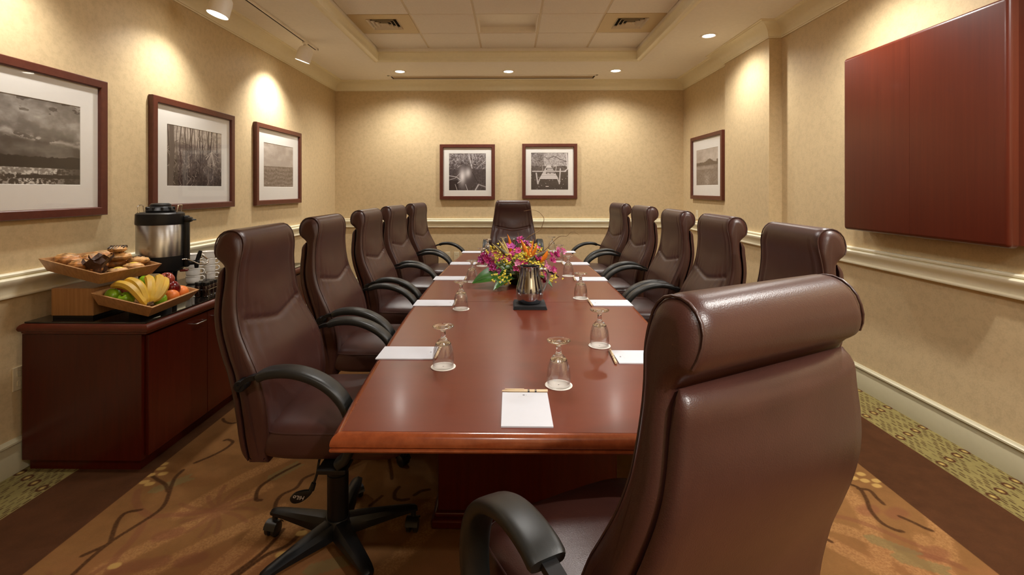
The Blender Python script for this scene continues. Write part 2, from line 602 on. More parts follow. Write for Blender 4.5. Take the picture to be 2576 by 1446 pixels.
def carpet():
    rng = np.random.default_rng(5)
    w_, h = int((CX1 - CX0) * PPM), int((CY1 - CY0) * PPM)
    X = np.linspace(CX0, CX1, w_)[None, :].repeat(h, 0)
    Y = np.linspace(CY1, CY0, h)[:, None].repeat(w_, 1)
    grain = rng.random((h, w_)).astype(np.float32)
    med = fbm(h, w_, 160, 100, rng, 3)
    big = fbm(h, w_, 16, 10, rng, 4)
    big2 = fbm(h, w_, 26, 9, rng, 4)
    img = np.empty((h, w_, 3), np.float32)
    field = np.array([0.475, 0.335, 0.195])

    def blend(mask, col, a=1.0):
        mk = (np.clip(mask, 0, 1) * a)[..., None]
        img[:] = img * (1 - mk) + np.array(col) * mk
    img[:] = field
    img *= (0.93 + 0.10 * med + 0.05 * grain)[..., None]
    blend(np.clip((big - .55) * 5, 0, 1), (0.56, 0.36, 0.235), .45)

    def topx(p): return [((x - CX0) * PPM, (CY1 - y) * PPM) for x, y in p]

    def lay(paths, width, col, a=1.0, soft=1.6, ragged=.0):
        mk = np.zeros((h, w_))
        for p in paths:
            q = cr(p, 7) if len(p) > 2 else p
            stroke(mk, topx(q), width * PPM, 1.0, soft)
        if ragged: mk = np.clip(mk - ragged * (grain > .5), 0, 1)
        blend(mk, col, a)

    # wide pale granular streaks
    st = []
    for k in range(34):
        x = rng.uniform(-2.2, 1.7); y = rng.uniform(-.8, 6.3); a = rng.uniform(.7, 1.2); L = rng.uniform(.4, 1.2)
        st.append([(x, y), (x + L * .5 * math.cos(a), y + L * .5 * math.sin(a) - .03), (x + L * math.cos(a + .15), y + L * math.sin(a + .15))])
    st += [[(-1.50, 1.75), (-1.30, 2.02), (-1.14, 2.25)], [(-1.33, 1.72), (-1.18, 1.9), (-1.02, 2.06)], [(-1.42, 2.05), (-1.3, 2.3), (-1.15, 2.5)],
           [(-1.1, 1.7), (-1.05, 1.85), (-1.0, 2.1)], [(1.22, 1.98), (1.3, 1.86), (1.4, 1.72)], [(1.25, 2.05), (1.42, 1.95), (1.5, 1.72)], [(1.64, 1.95), (1.6, 1.85), (1.55, 1.7)],
           [(-.72, 2.1), (-.62, 2.0), (-.5, 2.05)]]
    lay(st, .045, (0.70, 0.52, 0.34), .55, 6, .75)
    # mauve leaf fans
    fans = []
    centres = [(-1.27, 2.08), (-1.52, 1.62), (1.0, 2.3), (-.9, 3.2), (.9, 1.5), (-1.3, 3.9), (1.2, 3.4)]
    for cx_, cy_ in centres:
        for k in range(13):
            a = 2 * PI * k / 13 + rng.uniform(-.1, .1); L = rng.uniform(.13, .2)
            fans.append([(cx_ + .02 * math.cos(a), cy_ + .02 * math.sin(a)), (cx_ + .6 * L * math.cos(a + .1), cy_ + .6 * L * math.sin(a + .1)), (cx_ + L * math.cos(a), cy_ + L * math.sin(a))])
    lay(fans, .009, (0.43, 0.265, 0.18), .5, 2.5, .3)
    lay([[(-1.526, 2.034), (-1.601, 2.074), (-1.677, 2.142), (-1.722, 2.216)], [(-1.27, 2.08), (-1.40, 2.055), (-1.526, 2.034)], [(-1.53, 2.0), (-1.50, 1.9), (-1.49, 1.8), (-1.45, 1.72)],
         [(1.3, 2.1), (1.45, 2.05), (1.6, 1.9)], [(1.5, 1.9), (1.62, 1.84), (1.66, 1.8)]], .016, (0.44, 0.27, 0.185), .5, 3)
    blob = []
    for x, y in [(-1.38, 1.93), (-1.33, 1.78), (-1.4, 1.76), (1.655, 2.1), (1.55, 2.12), (1.62, 1.87), (-1.2, 1.8), (-.8, 2.3)]:
        blob.append([(x - .025, y - .01), (x + .025, y + .012)])
    lay(blob, .045, (0.44, 0.265, 0.185), .5, 5)
    # grey green ferns
    fern = []
    for x, y, a in [(1.42, 1.96, -.7), (1.45, 1.86, -.5), (-1.16, 2.3, 1.0), (-1.66, 2.2, .8), (-.75, 1.75, .4), (.95, 2.0, 1.2)]:
        dx, dy = math.cos(a), math.sin(a)
        for k in range(9):
            t = k * .018
            for s in (-1, 1):
                b = a + s * .8
                fern.append([(x + dx * t, y + dy * t), (x + dx * t + .035 * math.cos(b), y + dy * t + .035 * math.sin(b))])
    lay(fern, .008, (0.44, 0.40, 0.26), .6, 1.8)
    # brown vines
    V = [[(-1.581, 1.722), (-1.584, 1.811), (-1.577, 1.891), (-1.549, 1.979), (-1.523, 2.067), (-1.532, 2.127), (-1.566, 2.199), (-1.595, 2.256), (-1.619, 2.317), (-1.622, 2.376)],
         [(-1.579, 2.208), (-1.625, 2.256), (-1.691, 2.295), (-1.753, 2.336), (-1.772, 2.379)], [(-1.626, 1.814), (-1.602, 1.843), (-1.58, 1.87)],
         [(-1.577, 1.884), (-1.62, 1.955), (-1.648, 2.009), (-1.654, 2.057), (-1.604, 2.078)], [(-1.605, 2.438), (-1.563, 2.497), (-1.531, 2.566), (-1.527, 2.638), (-1.57, 2.668), (-1.585, 2.658)],
         [(-1.62, 2.871), (-1.663, 2.852), (-1.717, 2.878), (-1.744, 2.91)], [(1.601, 2.305), (1.62, 2.27), (1.594, 2.192), (1.558, 2.119), (1.546, 2.043), (1.568, 2.0), (1.592, 1.99)],
         [(1.613, 2.27), (1.656, 2.26), (1.649, 2.202), (1.647, 2.161)], [(1.652, 2.082), (1.68, 2.045), (1.698, 2.013), (1.715, 1.996)], [(1.246, 1.954), (1.264, 1.928)],
         [(-1.116, 2.15), (-1.143, 2.157), (-1.171, 2.237), (-1.15, 2.308), (-1.119, 2.366), (-1.07, 2.437)], [(-0.99, 2.058), (-1.027, 2.097), (-1.044, 2.151), (-1.038, 2.194), (-0.999, 2.24), (-0.995, 2.31), (-0.963, 2.351)],
         [(-1.02, 1.70), (-0.963, 1.81), (-0.94, 1.888), (-0.93, 1.967)], [(-0.99, 1.72), (-0.932, 1.825), (-0.878, 1.872), (-0.858, 1.916), (-0.849, 1.962)], [(-0.57, 2.316), (-0.593, 2.391), (-0.628, 2.489)],
         [(-0.521, 2.254), (-0.531, 2.216), (-0.521, 2.172), (-0.49, 2.159), (-0.46, 2.166)], [(-0.439, 2.195), (-0.412, 2.225), (-0.377, 2.237)], [(-0.584, 2.186), (-0.619, 2.119)]]
    R = []
    for k in range(44):
        x = rng.uniform(-1.6, 1.6); y = rng.choice([rng.uniform(-.9, 1.4), rng.uniform(2.9, 6)]); a = rng.uniform(0, 6.28); tw = rng.choice([-1, 1]) * rng.uniform(.15, .4)
        p = [(x, y)]
        for i in range(rng.integers(4, 8)):
            a += tw
            x += .09 * math.cos(a); y += .09 * math.sin(a)
            p.append((x, y))
        R.append(p)
    lay(V + R, .011, (0.24, 0.15, 0.085), .92, 1.5, .25)
    dots = [(-1.756, 2.424), (-1.741, 2.385), (-1.7, 2.342), (-1.755, 2.331), (-1.74, 2.274), (-1.704, 2.26), (-1.463, 1.766), (1.71, 2.387), (1.651, 2.354), (1.69, 2.333), (1.744, 2.333), (1.717, 2.294),
            (-0.846, 1.945), (-0.874, 1.831)]
    for k in range(14):
        x, y = rng.uniform(-1.6, 1.6), rng.choice([rng.uniform(-.9, 1.4), rng.uniform(2.9, 6)])
        dots += [(x, y), (x + .05, y + .02), (x + .02, y + .06), (x + .06, y - .03)]
    lay([[(x - .006, y), (x + .006, y + .003)] for x, y in dots], .026, (0.70, 0.57, 0.33), .85, 1.6)
    # borders
    d = np.minimum(np.minimum(X + 2.445, 2.45 - X), 6.69 - Y)
    br = (d < .685)
    col = np.array([0.285, 0.178, 0.108]) * (0.88 + .18 * med + .08 * grain)[..., None]
    img[br] = col[br]
    gr = d < .30
    gcol = np.array([0.50, 0.45, 0.275]) * (0.9 + .12 * med + .08 * grain)[..., None]
    # dark dashes woven along the strip and ring motifs
    du = np.where(d == 6.69 - Y, X, Y); dv = d
    cell_u, cell_v = .05, .012
    iv = np.floor(dv / cell_v); sh = (iv * .37) % 1
    uu = (du / cell_u + sh) % 1
    hsh = np.abs(np.sin(np.floor(du / cell_u + sh) * 12.9898 + iv * 78.233) * 43758.5453) % 1
    dash = (uu < .45 + .3 * hsh) & ((dv / cell_v) % 1 < .42) & (hsh > .28)
    gcol[dash] = (0.285, 0.215, 0.13)
    P = .26
    ring = np.full(d.shape, 9.0)
    for k in range(4):
        vv = .04 + .075 * k
        off = .04 * k
        a = ((du + off + P / 2) % P) - P / 2
        ring = np.minimum(ring, np.hypot(a / 1.0, (dv - vv) / .8))
    gcol[(ring < .027)] = (0.29, 0.18, 0.115)
    gcol[(ring < .016)] = (0.50, 0.42, 0.24)
    gcol[(ring < .009)] = (0.66, 0.57, 0.33)
    img[gr] = gcol[gr]
    return img


M['carpet'], nt, b = print_mat('patterned_carpet', carpet(), 0.95)
b.inputs['Specular IOR Level'].default_value = 0.05
bump(nt, b, noise(nt, coords(nt), 260, 3, 0.7), 0.6, 0.004)


def uvquad(name, corners, mat, parent=None, kind=None):
    """one flat printed face; corners: lower left, lower right, upper right, upper left"""
    me = bpy.data.meshes.new(name)
    me.from_pydata([tuple(c) for c in corners], [], [(0, 1, 2, 3)])
    u = me.uv_layers.new(name='UVMap')
    for i, q in enumerate([(0, 0), (1, 0), (1, 1), (0, 1)]): u.data[i].uv = q
    me.materials.append(mat)
    o = bpy.data.objects.new(name, me)
    C.objects.link(o)
    if parent is not None: o.parent = parent
    if kind: o['kind'] = kind
    return o


# ------------------------------------------------------------------ room shell
XL, XR, XA, XCOL, YB, YF = -2.437, 2.445, 2.38, 2.331, 6.69, -1.2
YC0, YC1 = 4.391, 5.29
ZW = 3.05
fl = uvquad('floor', [(CX0, CY0, 0), (CX1, CY0, 0), (CX1, CY1, 0), (CX0, CY1, 0)], M['carpet'], kind='structure')
G().box(XL - .12, XL, YF, YB + .12, 0, ZW).build('wall_left', M['wall'], kind='structure')
G().box(XL - .12, XR + .2, YB, YB + .12, 0, ZW).build('wall_back', M['wall'], kind='structure')
G().box(XL - .12, XR + .2, YF - .12, YF, 0, ZW).build('wall_front', M['wall'], kind='structure')
poly = [(XR, YF), (XR, YC0), (XCOL, YC0), (XCOL, YC1), (XA, YC1), (XA, YB + .12), (XR + .2, YB + .12), (XR + .2, YF)]
g = G()
g.loft([[(x, y, z) for x, y in poly] for z in (0, ZW)])
g.build('wall_right', M['wall'], kind='structure')
PATH = [(XL, YF), (XL, YB), (XA, YB), (XA, YC1), (XCOL, YC1), (XCOL, YC0), (XR, YC0), (XR, YF)]


def sweep(path, prof, segs, closed=False):
    """profile (distance from the wall, height) swept along a wall path with mitred corners"""
    n = len(path)
    nr = []
    for i in range(n if closed else n - 1):
        a, b_ = Vector(path[i]), Vector(path[(i + 1) % n])
        d = (b_ - a).normalized()
        nr.append(Vector((d.y, -d.x)))
    mit = []
    for i in range(n):
        if closed: n1, n2 = nr[i - 1], nr[i]
        else: n1, n2 = nr[max(i - 1, 0)], nr[min(i, len(nr) - 1)]
        mit.append((n1 + n2) / (1 + n1.dot(n2)))
    g = G()
    for i in segs:
        j = (i + 1) % n
        ring = [[(path[k][0] + mit[k].x * d, path[k][1] + mit[k].y * d, z) for d, z in prof] for k in (i, j)]
        g.loft(ring, True, (True, True))
    return g


crown = [(0, 2.752), (.010, 2.752), (.012, 2.760), (.020, 2.763), (.021, 2.772)]
for k in range(9):
    t = k / 8 * PI / 2
    crown.append((.022 + .108 * (1 - math.cos(t)), 2.774 + .084 * math.sin(t)))
crown += [(.135, 2.858), (.137, 2.866), (.150, 2.868), (.152, ZC + .004), (0, ZC + .004)]
rail = [(0, .862), (.022, .862), (.028, .866), (.029, .873), (.024, .879), (.016, .881), (.015, .893), (.019, .907), (.030, .920), (.041, .931), (.048, .943), (.048, .954), (.042, .961), (.026, .963), (.025, .967), (.033, .969), (.034, .978), (.028, .984), (0, .984)]
bb = [(0, 0), (.018, 0), (.018, .128), (.015, .134), (.015, .143), (.024, .147), (.023, .156), (.014, .162), (.010, .168), (0, .168)]
ALL = range(len(PATH) - 1)
sweep(PATH, crown, ALL).build('trim_1', M['trim'], smooth=40, kind='structure')
sweep(PATH, rail, ALL).build('trim_2', M['trim'], smooth=40, kind='structure')
sweep(PATH, bb, [0]).build('baseboard_left', M['trim_shaded'], smooth=30, kind='structure')
sweep(PATH, bb, [1]).build('baseboard_back', M['trim_shaded'], smooth=30, kind='structure')
sweep(PATH, bb, [2, 3, 4, 5, 6]).build('baseboard_right', M['trim_shaded'], smooth=30, kind='structure')

# ceiling: soffit ring round a tray of lay-in tiles
TX0, TX1, TY0, TY1 = -1.535, 1.457, 0.70, 5.57
g = G()
g.box(XL, TX0, YF, YB, ZC, ZW + .05); g.box(TX1, XR, YF, YB, ZC, ZW + .05)
g.box(TX0, TX1, YF, TY0, ZC, ZW + .05); g.box(TX0, TX1, TY1, YB, ZC, ZW + .05)
ceil = g.build('ceiling', M['ceil'], kind='structure')
tray = [(TX0, TY0), (TX0, TY1), (TX1, TY1), (TX1, TY0)]
moul = [(-.045, ZC + .001), (-.045, ZC - .006), (-.038, ZC - .010), (-.012, ZC - .010), (-.006, ZC - .006), (0, ZC - .004), (.010, ZC + .002), (.012, ZC + .018), (.008, ZC + .03), (.006, ZC + .052), (.012, ZC + .068), (.016, ZC + .09),
        (.010, ZC + .096), (.010, ZC + .103), (.004, ZC + .105), (-.02, ZC + .105)]
sweep(tray, moul, [0, 1, 2, 3], True).build('trim_3', M['trim'], smooth=35, kind='structure')
band = [(0, ZC + .104), (.006, ZC + .104), (.006, ZT + .004), (.022, ZT + .004), (.022, ZT + .012), (0, ZT + .012)]
sweep(tray, band, [0, 1, 2, 3], True).build('trim_4', M['white'], kind='structure')
cols = [TX0, -.937, -.335, .28, .876, TX1]
rows = [TY1, 5.027, 4.478, 3.88, 3.28, 2.68, 2.08, 1.48, .88, TY0]
tm = {}
for j in range(len(rows) - 1):
    for i in range(5):
        y1, y0 = rows[j], rows[j + 1]; x0, x1 = cols[i], cols[i + 1]
        if (i in (0, 4) and j == 1) or (i == 2 and j in (1,)): continue
        if i == 2 and j == 4: continue
        key = (i, round(y1 - y0, 3))
        if key not in tm:
            hx, hy = (x1 - x0) / 2, (y1 - y0) / 2
            t = G().rbox(-hx + .011, hx - .011, -hy + .009, hy - .009, -.006, .014, .003, 1).build('ceiling_tile', M['tile'], ceil)
            tm[key] = t
        else:
            t = tm[key].copy(); C.objects.link(t)
        t.location = ((x0 + x1) / 2, (y0 + y1) / 2, ZT)
g0 = G()
for x in cols[1:-1]: g0.box(x - .012, x + .012, TY0, TY1, ZT + .002, ZT + .02)
for y in rows[1:-1]: g0.box(TX0, TX1, y - .010, y + .010, ZT + .001, ZT + .02)
g0.build('ceiling_grid', M['grid'], ceil)
# open recess in the middle of the second tile row
x0, x1, y0, y1 = -.312, .256, 4.50, 5.005
g = G()
g.box(x0 - .01, x0, y0 - .01, y1 + .01, ZT - .002, ZT + .055); g.box(x1, x1 + .01, y0 - .01, y1 + .01, ZT - .002, ZT + .055)
g.box(x0, x1, y0 - .01, y0, ZT - .002, ZT + .055); g.box(x0, x1, y1, y1 + .01, ZT - .002, ZT + .055)
g.box(x0 - .01, x1 + .01, y0 - .01, y1 + .01, ZT + .055, ZT + .065)
g.build('ceiling_recess', M['white'], ceil)
G().box(TX0 - .01, TX1 + .01, TY0 - .01, TY1 + .01, ZT + .16, ZT + .18).build('ceiling_deck', M['tile'], ceil)

# square supply diffusers in the second tile row
for cx_, lab in ((-1.236, 'square ceiling air diffuser nearer the framed landscapes side, in the tile grid'), (1.168, 'square ceiling air diffuser nearer the wooden wall cabinet side, in the tile grid')):
    t = thing('ceiling_vent', lab, 'vent', (cx_, 4.752, ZT), 0, 'square ceiling diffusers')
    i = 0 if cx_ < 0 else 4
    hx = (cols[i + 1] - cols[i]) / 2 - .010
    g = G(); q = .150
    ox = (cols[i] + cols[i + 1]) / 2 - cx_
    g.box(ox - hx, -q, -.266, .266, -.004, .004); g.box(q, ox + hx, -.266, .266, -.004, .004)
    g.box(-q, q, -.266, -q, -.004, .004); g.box(-q, q, q, .266, -.004, .004)
    g.build('face_plate', plain('diffuser_enamel', (0.60, 0.47, 0.27), 0.45, var=0.01) if 'diff' not in M else M['diff'], t)
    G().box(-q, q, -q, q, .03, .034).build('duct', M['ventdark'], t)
    for k, s_ in enumerate((.150, .113, .077, .042)):
        a = s_; bq = s_ - .022
        v = [(-a, -a, -.008), (a, -a, -.008), (a, a, -.008), (-a, a, -.008), (-bq, -bq, .014), (bq, -bq, .014), (bq, bq, .014), (-bq, bq, .014)]
        g = G()
        g.add(v, [(0, 1, 5, 4), (1, 2, 6, 5), (2, 3, 7, 6), (3, 0, 4, 7)])
        g.add([(x, y, z + .003) for x, y, z in v], [(0, 1, 5, 4), (1, 2, 6, 5), (2, 3, 7, 6), (3, 0, 4, 7)])
        g.build('louver', M['grid'], t)

# long slot diffuser by the back wall
t = thing('slot_diffuser', 'long narrow slot air diffuser in the soffit above the back wall', 'vent', (-.235, 6.40, ZC))
g = G(); L = 1.372
g.rbox(-L, L, -.115, -.085, -.009, .004, .003, 1); g.rbox(-L, L, .085, .115, -.009, .004, .003, 1)
g.rbox(-L, -L + .03, -.115, .115, -.009, .004, .003, 1); g.rbox(L - .03, L, -.115, .115, -.009, .004, .003, 1)
g.build('frame', M['ceil'], t)
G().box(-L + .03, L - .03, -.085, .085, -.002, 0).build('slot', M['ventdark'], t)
G().box(-L + .05, L - .05, -.085, .050, -.005, -.002).build('blank_plate', plain('slot_plate', (0.40, 0.31, 0.21), 0.6), t)

# glowing fill panel added in the tray, out of frame, to brighten the room
for k, (j, lab) in enumerate(((4, 'lit square fill panel added out of view in the tray middle'),)):
    y1, y0 = rows[j], rows[j + 1]
    t = thing('added_fill_panel', lab, 'added fill light', (-.0275, (y0 + y1) / 2, ZT), 0, 'added fill lights in the tray')
    g = G()
    for a in (-1, 1):
        g.box(a * .29 - .012, a * .29 + .012, -.29, .29, -.008, .01); g.box(-.29, .29, a * .28 - .012, a * .28 + .012, -.008, .01)
    g.build('frame', M['white'], t)
    G().box(-.28, .28, -.27, .27, -.002, .004).build('diffuser', M['fill_panel'], t)

# round downlights
ring_p = [(.055, .0), (.060, -.004), (.074, -.006), (.082, -.003), (.082, .002), (.055, .002)]
DL = ['round downlight over the back wall, nearest the corner with the track', 'round downlight over the back wall, in the middle of the three', 'round downlight over the back wall, nearest the projecting column',
      'round downlight beside the wallpapered column', 'round downlight above the wooden wall cabinet', 'round downlight above the near chair', 'added fill downlight over the front wall, wall cabinet side', 'added fill downlight over the front wall, in the middle']
for (x, y), lab in zip(DOWN, DL):
    t = thing('downlight', lab, 'downlight', (x, y, ZC), 0, 'round ceiling downlights')
    G().lathe(ring_p, 32, caps=(False, False)).build('trim_ring', M['white'], t, smooth=50)
    G().lathe([(.0001, -.0005), (.056, -.0005), (.056, .001), (.0001, .001)], 32).build('lens', M['lens'], t)

# track with three heads
t = thing('track_rail', 'white lighting track on the soffit beside the framed landscapes wall', 'lighting track', (-2.05, 3.3, ZC))
g = G(); g.box(-.019, -.010, -2.0, 1.79, -.018, 0); g.box(.006, .019, -2.0, 1.79, -.018, 0); g.box(-.019, .019, 1.775, 1.79, -.018, 0)
g.build('channel', M['white'], t)
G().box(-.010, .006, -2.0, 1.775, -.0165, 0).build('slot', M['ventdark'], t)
HL = ['white cylinder track spotlight at the far end of the track', 'lit white track spotlight in the middle of the track', 'white track spotlight at the near end of the track']
for h, a, lab in zip(HEADS, HEAD_AIM, HL):
    t = thing('track_spotlight', lab, 'spotlight', (h[0], h[1], ZC - .018), 0, 'track spotlights')
    dz = h[2] - (ZC - .018)
    g = G(); g.rbox(-.014, .014, -.035, .035, -.02, 0, .004, 2); g.tube([(0, 0, -.02), (0, 0, dz + .07)], .006, 10); g.rbox(-.01, .01, -.02, .02, dz + .058, dz + .085, .004, 2)
    g.build('mount', M['white'], t, smooth=40)
    Mx = Matrix.Translation((0, 0, dz)) @ Vector(a).to_track_quat('-Z', 'Y').to_matrix().to_4x4()
    pr = [(.001, .075), (.03, .072), (.054, .058), (.067, .038), (.072, .01), (.074, -.082), (.069, -.082), (.067, .0), (.001, .02)]
    G().lathe(pr, 28, caps=(False, False), M=Mx).build('can', M['white'], t, smooth=40)
    G().lathe([(.001, -.060), (.066, -.060), (.066, -.056), (.001, -.054)], 24, M=Mx).build('bulb_face', M['lens'], t)


# wall plates
def plate(name, label, cat, Mx, kind):
    t = thing(name, label, cat)
    t.matrix_world = Mx
    G().rbox(-.036, .036, -.006, 0, -.058, .058, .003, 2).build('cover_plate', M['plate'], t)
    if kind == 'switch':
        G().rbox(-.005, .005, -.014, -.005, -.010, .012, .002, 1).build('toggle', M['plate'], t)
    elif kind == 'outlet':
        for z in (-.024, .024):
            G().rbox(-.016, .016, -.008, -.005, z - .014, z + .014, .004, 2).build('socket', M['plate'], t)
    return t


plate('light_switch', 'cream switch plate on the wall below the reedy lake picture', 'switch', Matrix.Translation((XA, 6.197, 1.066)) @ Matrix.Rotation(-PI / 2, 4, 'Z'), 'switch')
plate('wall_outlet', 'cream outlet plate low on the wall beside the mahogany credenza', 'outlet', Matrix.Translation((XL, 2.366, .455)) @ Matrix.Rotation(PI / 2, 4, 'Z'), 'outlet')
plate('wall_outlet', 'cream outlet plate low on the back wall, nearer the credenza', 'outlet', Matrix.Translation((-.870, YB, .465)), 'outlet')
plate('data_outlet', 'cream data plate low on the back wall, nearer the table centre', 'outlet', Matrix.Translation((-.745, YB, .465)), 'outlet')


# ------------------------------------------------------------------ framed photographs
def picture(name, label, Mx, w_, h, pw, ph, kind, fw=.048, dep=.038, hide=False):
    """local frame: x to the right along the wall, -y out of the wall, z up; origin at the centre on the wall"""
    t = thing(name, label, 'framed picture', group='framed landscape photographs')
    t.matrix_world = Mx
    a, b_ = w_ / 2, h / 2
    for k, (P, Q) in enumerate((((-a, -b_), (a, -b_)), ((a, -b_), (a, b_)), ((a, b_), (-a, b_)), ((-a, b_), (-a, -b_)))):
        P, Q = Vector((P[0], 0, P[1])), Vector((Q[0], 0, Q[1]))
        d = (Q - P).normalized(); n = Vector((-d.z, 0, d.x))
        def sec(p, s):
            r = []
            for o_, y in ((0, -.004), (0, -dep + .004), (.004, -dep), (fw - .006, -dep), (fw - .002, -dep + .004), (fw, -dep + .014), (fw, -.004)):
                r.append(p + n * o_ + d * (o_ * s) + Vector((0, y, 0)))
            return r
        G().loft([sec(P, 1), sec(Q, -1)]).build('frame_rail', M['framewood'], t)
    ym = -.016
    g = G()
    ia, ib = a - fw + .002, b_ - fw + .002
    oa, ob = pw / 2, ph / 2
    for y in (ym,):
        V = [(-ia, y, -ib), (ia, y, -ib), (ia, y, ib), (-ia, y, ib), (-oa, y, -ob), (oa, y, -ob), (oa, y, ob), (-oa, y, ob), (-oa + .002, y + .003, -ob + .002), (oa - .002, y + .003, -ob + .002), (oa - .002, y + .003, ob - .002), (-oa + .002, y + .003, ob - .002)]
        g.add(V, [(0, 1, 5, 4), (1, 2, 6, 5), (2, 3, 7, 6), (3, 0, 4, 7), (4, 5, 9, 8), (5, 6, 10, 9), (6, 7, 11, 10), (7, 4, 8, 11)])
    g.build('mat_board', M['mat'], t)
    y = ym + .0025
    m, _, _ = print_mat('photograph_%d' % kind, art(kind))
    uvquad('photograph', [(-oa, y, -ob), (oa, y, -ob), (oa, y, ob), (-oa, y, ob)], m, t)
    G().add([(-ia, ym - .006, -ib), (ia, ym - .006, -ib), (ia, ym - .006, ib), (-ia, ym - .006, ib)], [(0, 1, 2, 3)]).build('glass_pane', M['pane'], t)
    return t


RL = Matrix.Rotation(PI / 2, 4, 'Z')       # on the wall at XL: local x runs along +Y
RR = Matrix.Rotation(-PI / 2, 4, 'Z')
zc = 1.6335
picture('framed_picture', 'framed photo of a bright lake under dark clouds, above the pastries', Matrix.Translation((XL, 2.37, zc)) @ RL, .966, .79, .645, .44, 1)
picture('framed_picture', 'framed photo of swamp trees behind the coffee dispenser', Matrix.Translation((XL, 3.701, zc)) @ RL, .966, .79, .645, .44, 2)
picture('framed_picture', 'framed photo of an open field under streaked clouds, next to the back corner', Matrix.Translation((XL, 5.038, zc)) @ RL, .986, .795, .645, .44, 3)
picture('framed_picture', 'square framed photo of a pond among trees on the back wall', Matrix.Translation((-.594, YB, 1.629)), .761, .761, .512, .512, 4)
picture('framed_picture', 'square framed photo of a wooden jetty with a sign', Matrix.Translation((.540, YB, 1.638)), .757, .757, .512, .512, 5)
picture('framed_picture', 'framed photo of a reedy lake beside the wallpapered column', Matrix.Translation((XA, 5.866, 1.659)) @ RR, .940, .785, .645, .44, 6)

# ------------------------------------------------------------------ wooden wall cabinet
t = thing('wall_cabinet', 'large mahogany wall cabinet with closed doors, hung above the chair rail', 'cabinet', (XR, 2.815, 1.70))
hw, hh = .555, .585
G().box(-.100, -.002, -hw + .012, hw - .012, -hh + .012, hh - .012).build('carcass', M['darkwood'], t)
for s_ in (-1, 1):
    y0, y1 = (0.0006, hw) if s_ > 0 else (-hw, -.0006)
    bm = bmesh.new(); bmesh.ops.create_cube(bm, size=1)
    for v in bm.verts: v.co = Vector((-.150 + (v.co.x + .5) * .045, y0 + (v.co.y + .5) * (y1 - y0), -hh + (v.co.z + .5) * 2 * hh))
    outer = y1 if s_ > 0 else y0
    ed = [e for e in bm.edges if all(v.co.x < -.14 for v in e.verts) and not all(abs(v.co.y - (y0 if s_ > 0 else y1)) < 1e-4 for v in e.verts)]
    ed += [e for e in bm.edges if all(abs(v.co.y - outer) < 1e-4 for v in e.verts) and abs(e.verts[0].co.z - e.verts[1].co.z) < 1e-4]
    bmesh.ops.bevel(bm, geom=ed, offset=.022, segments=5, affect='EDGES', profile=.5)
    bm.verts.index_update()
    g = G(); g.add([v.co[:] for v in bm.verts], [tuple(v.index for v in f.verts) for f in bm.faces]); bm.free()
    g.build('door', M['cabwood'], t, smooth=35)

# ------------------------------------------------------------------ conference table
TC, TH = .07, .752
YT0, YT1 = 1.245, 5.05


def halfw(y):
    u = (y - (YT0 + YT1) / 2) / ((YT1 - YT0) / 2)
    return .618 - .078 * u * u


t_tab = thing('conference_table', 'long mahogany conference table with gently bowed sides', 'table', (TC, 0, 0))
ys = [YT0, 2.744, 3.551, YT1]
IN = .026
for k in range(3):
    ya, yb = ys[k] + (.0014 if k else IN), ys[k + 1] - (.0014 if k < 2 else IN)
    pts = []
    N = 14
    for i in range(N + 1):
        y = ya + (yb - ya) * i / N; pts.append((halfw(y) - IN, y))
    for i in range(N, -1, -1):
        y = ya + (yb - ya) * i / N; pts.append((-halfw(y) + IN, y))
    G().loft([[(x, y, z) for x, y in pts] for z in (TH - .03, TH)]).build('top_panel', M['table'], t_tab)
out = []
N = 40
for i in range(N + 1):
    y = YT0 + (YT1 - YT0) * i / N; out.append((-halfw(y), y))
for i in range(N, -1, -1):
    y = YT0 + (YT1 - YT0) * i / N; out.append((halfw(y), y))
edge = [(IN + .0005, TH - .0005), (.020, TH - .0008), (.013, TH - .003), (.007, TH - .008), (.003, TH - .015), (.001, TH - .024), (.002, TH - .031), (.006, TH - .034), (.001, TH - .036), (0, TH - .040), (.003, TH - .045), (.05, TH - .045), (.05, TH - .032), (IN + .0005, TH - .03)]
sweep(out, edge, range(len(out)), True).build('edge_moulding', M['edge'], t_tab, smooth=35)
for y0, y1 in ((2.01, 2.50), (3.80, 4.28)):
    G().rbox(-.372, .372, y0, y1, .05, TH - .046, .006, 2).build('pedestal', M['darkwood'], t_tab)
    g = G(); g.rbox(-.395, .395, y0 - .04, y1 + .04, 0, .04, .010, 3); g.rbox(-.383, .383, y0 - .018, y1 + .018, .036, .056, .006, 2)
    g.build('plinth', M['darkwood'], t_tab)

# ------------------------------------------------------------------ credenza
CZ = .738
t = thing('credenza', 'low dark mahogany credenza along the wall under the framed photographs', 'credenza', (0, 0, 0))
CX_L, CX_R, CYN, CYF = -2.400, -1.785, 2.345, 4.235
g = G(); g.box(CX_L, CX_R - .022, CYN, CYF, .06, CZ - .06); g.box(CX_L + .01, CX_R - .05, CYN + .03, CYF - .03, 0, .06)
g.build('carcass', M['darkwood'], t)
nd = 4
for k in range(nd):
    a = CYN + .02 + (CYF - CYN - .04) * k / nd + .0015; b_ = CYN + .02 + (CYF - CYN - .04) * (k + 1) / nd - .0015
    d_ = G().rbox(CX_R - .021, CX_R - .001, a, b_, .075, CZ - .068, .002, 1).build('door', M['darkwood'], t)
    yh = b_ - .09 if k % 2 == 0 else a + .09
    hg = G(); hg.tube([(CX_R - .002, yh - .045, CZ - .105), (CX_R + .022, yh - .043, CZ - .105), (CX_R + .024, yh, CZ - .105), (CX_R + .022, yh + .043, CZ - .105), (CX_R - .002, yh + .045, CZ - .105)], .0035, 8)
    hg.build('pull', M['steel'], d_, smooth=50)
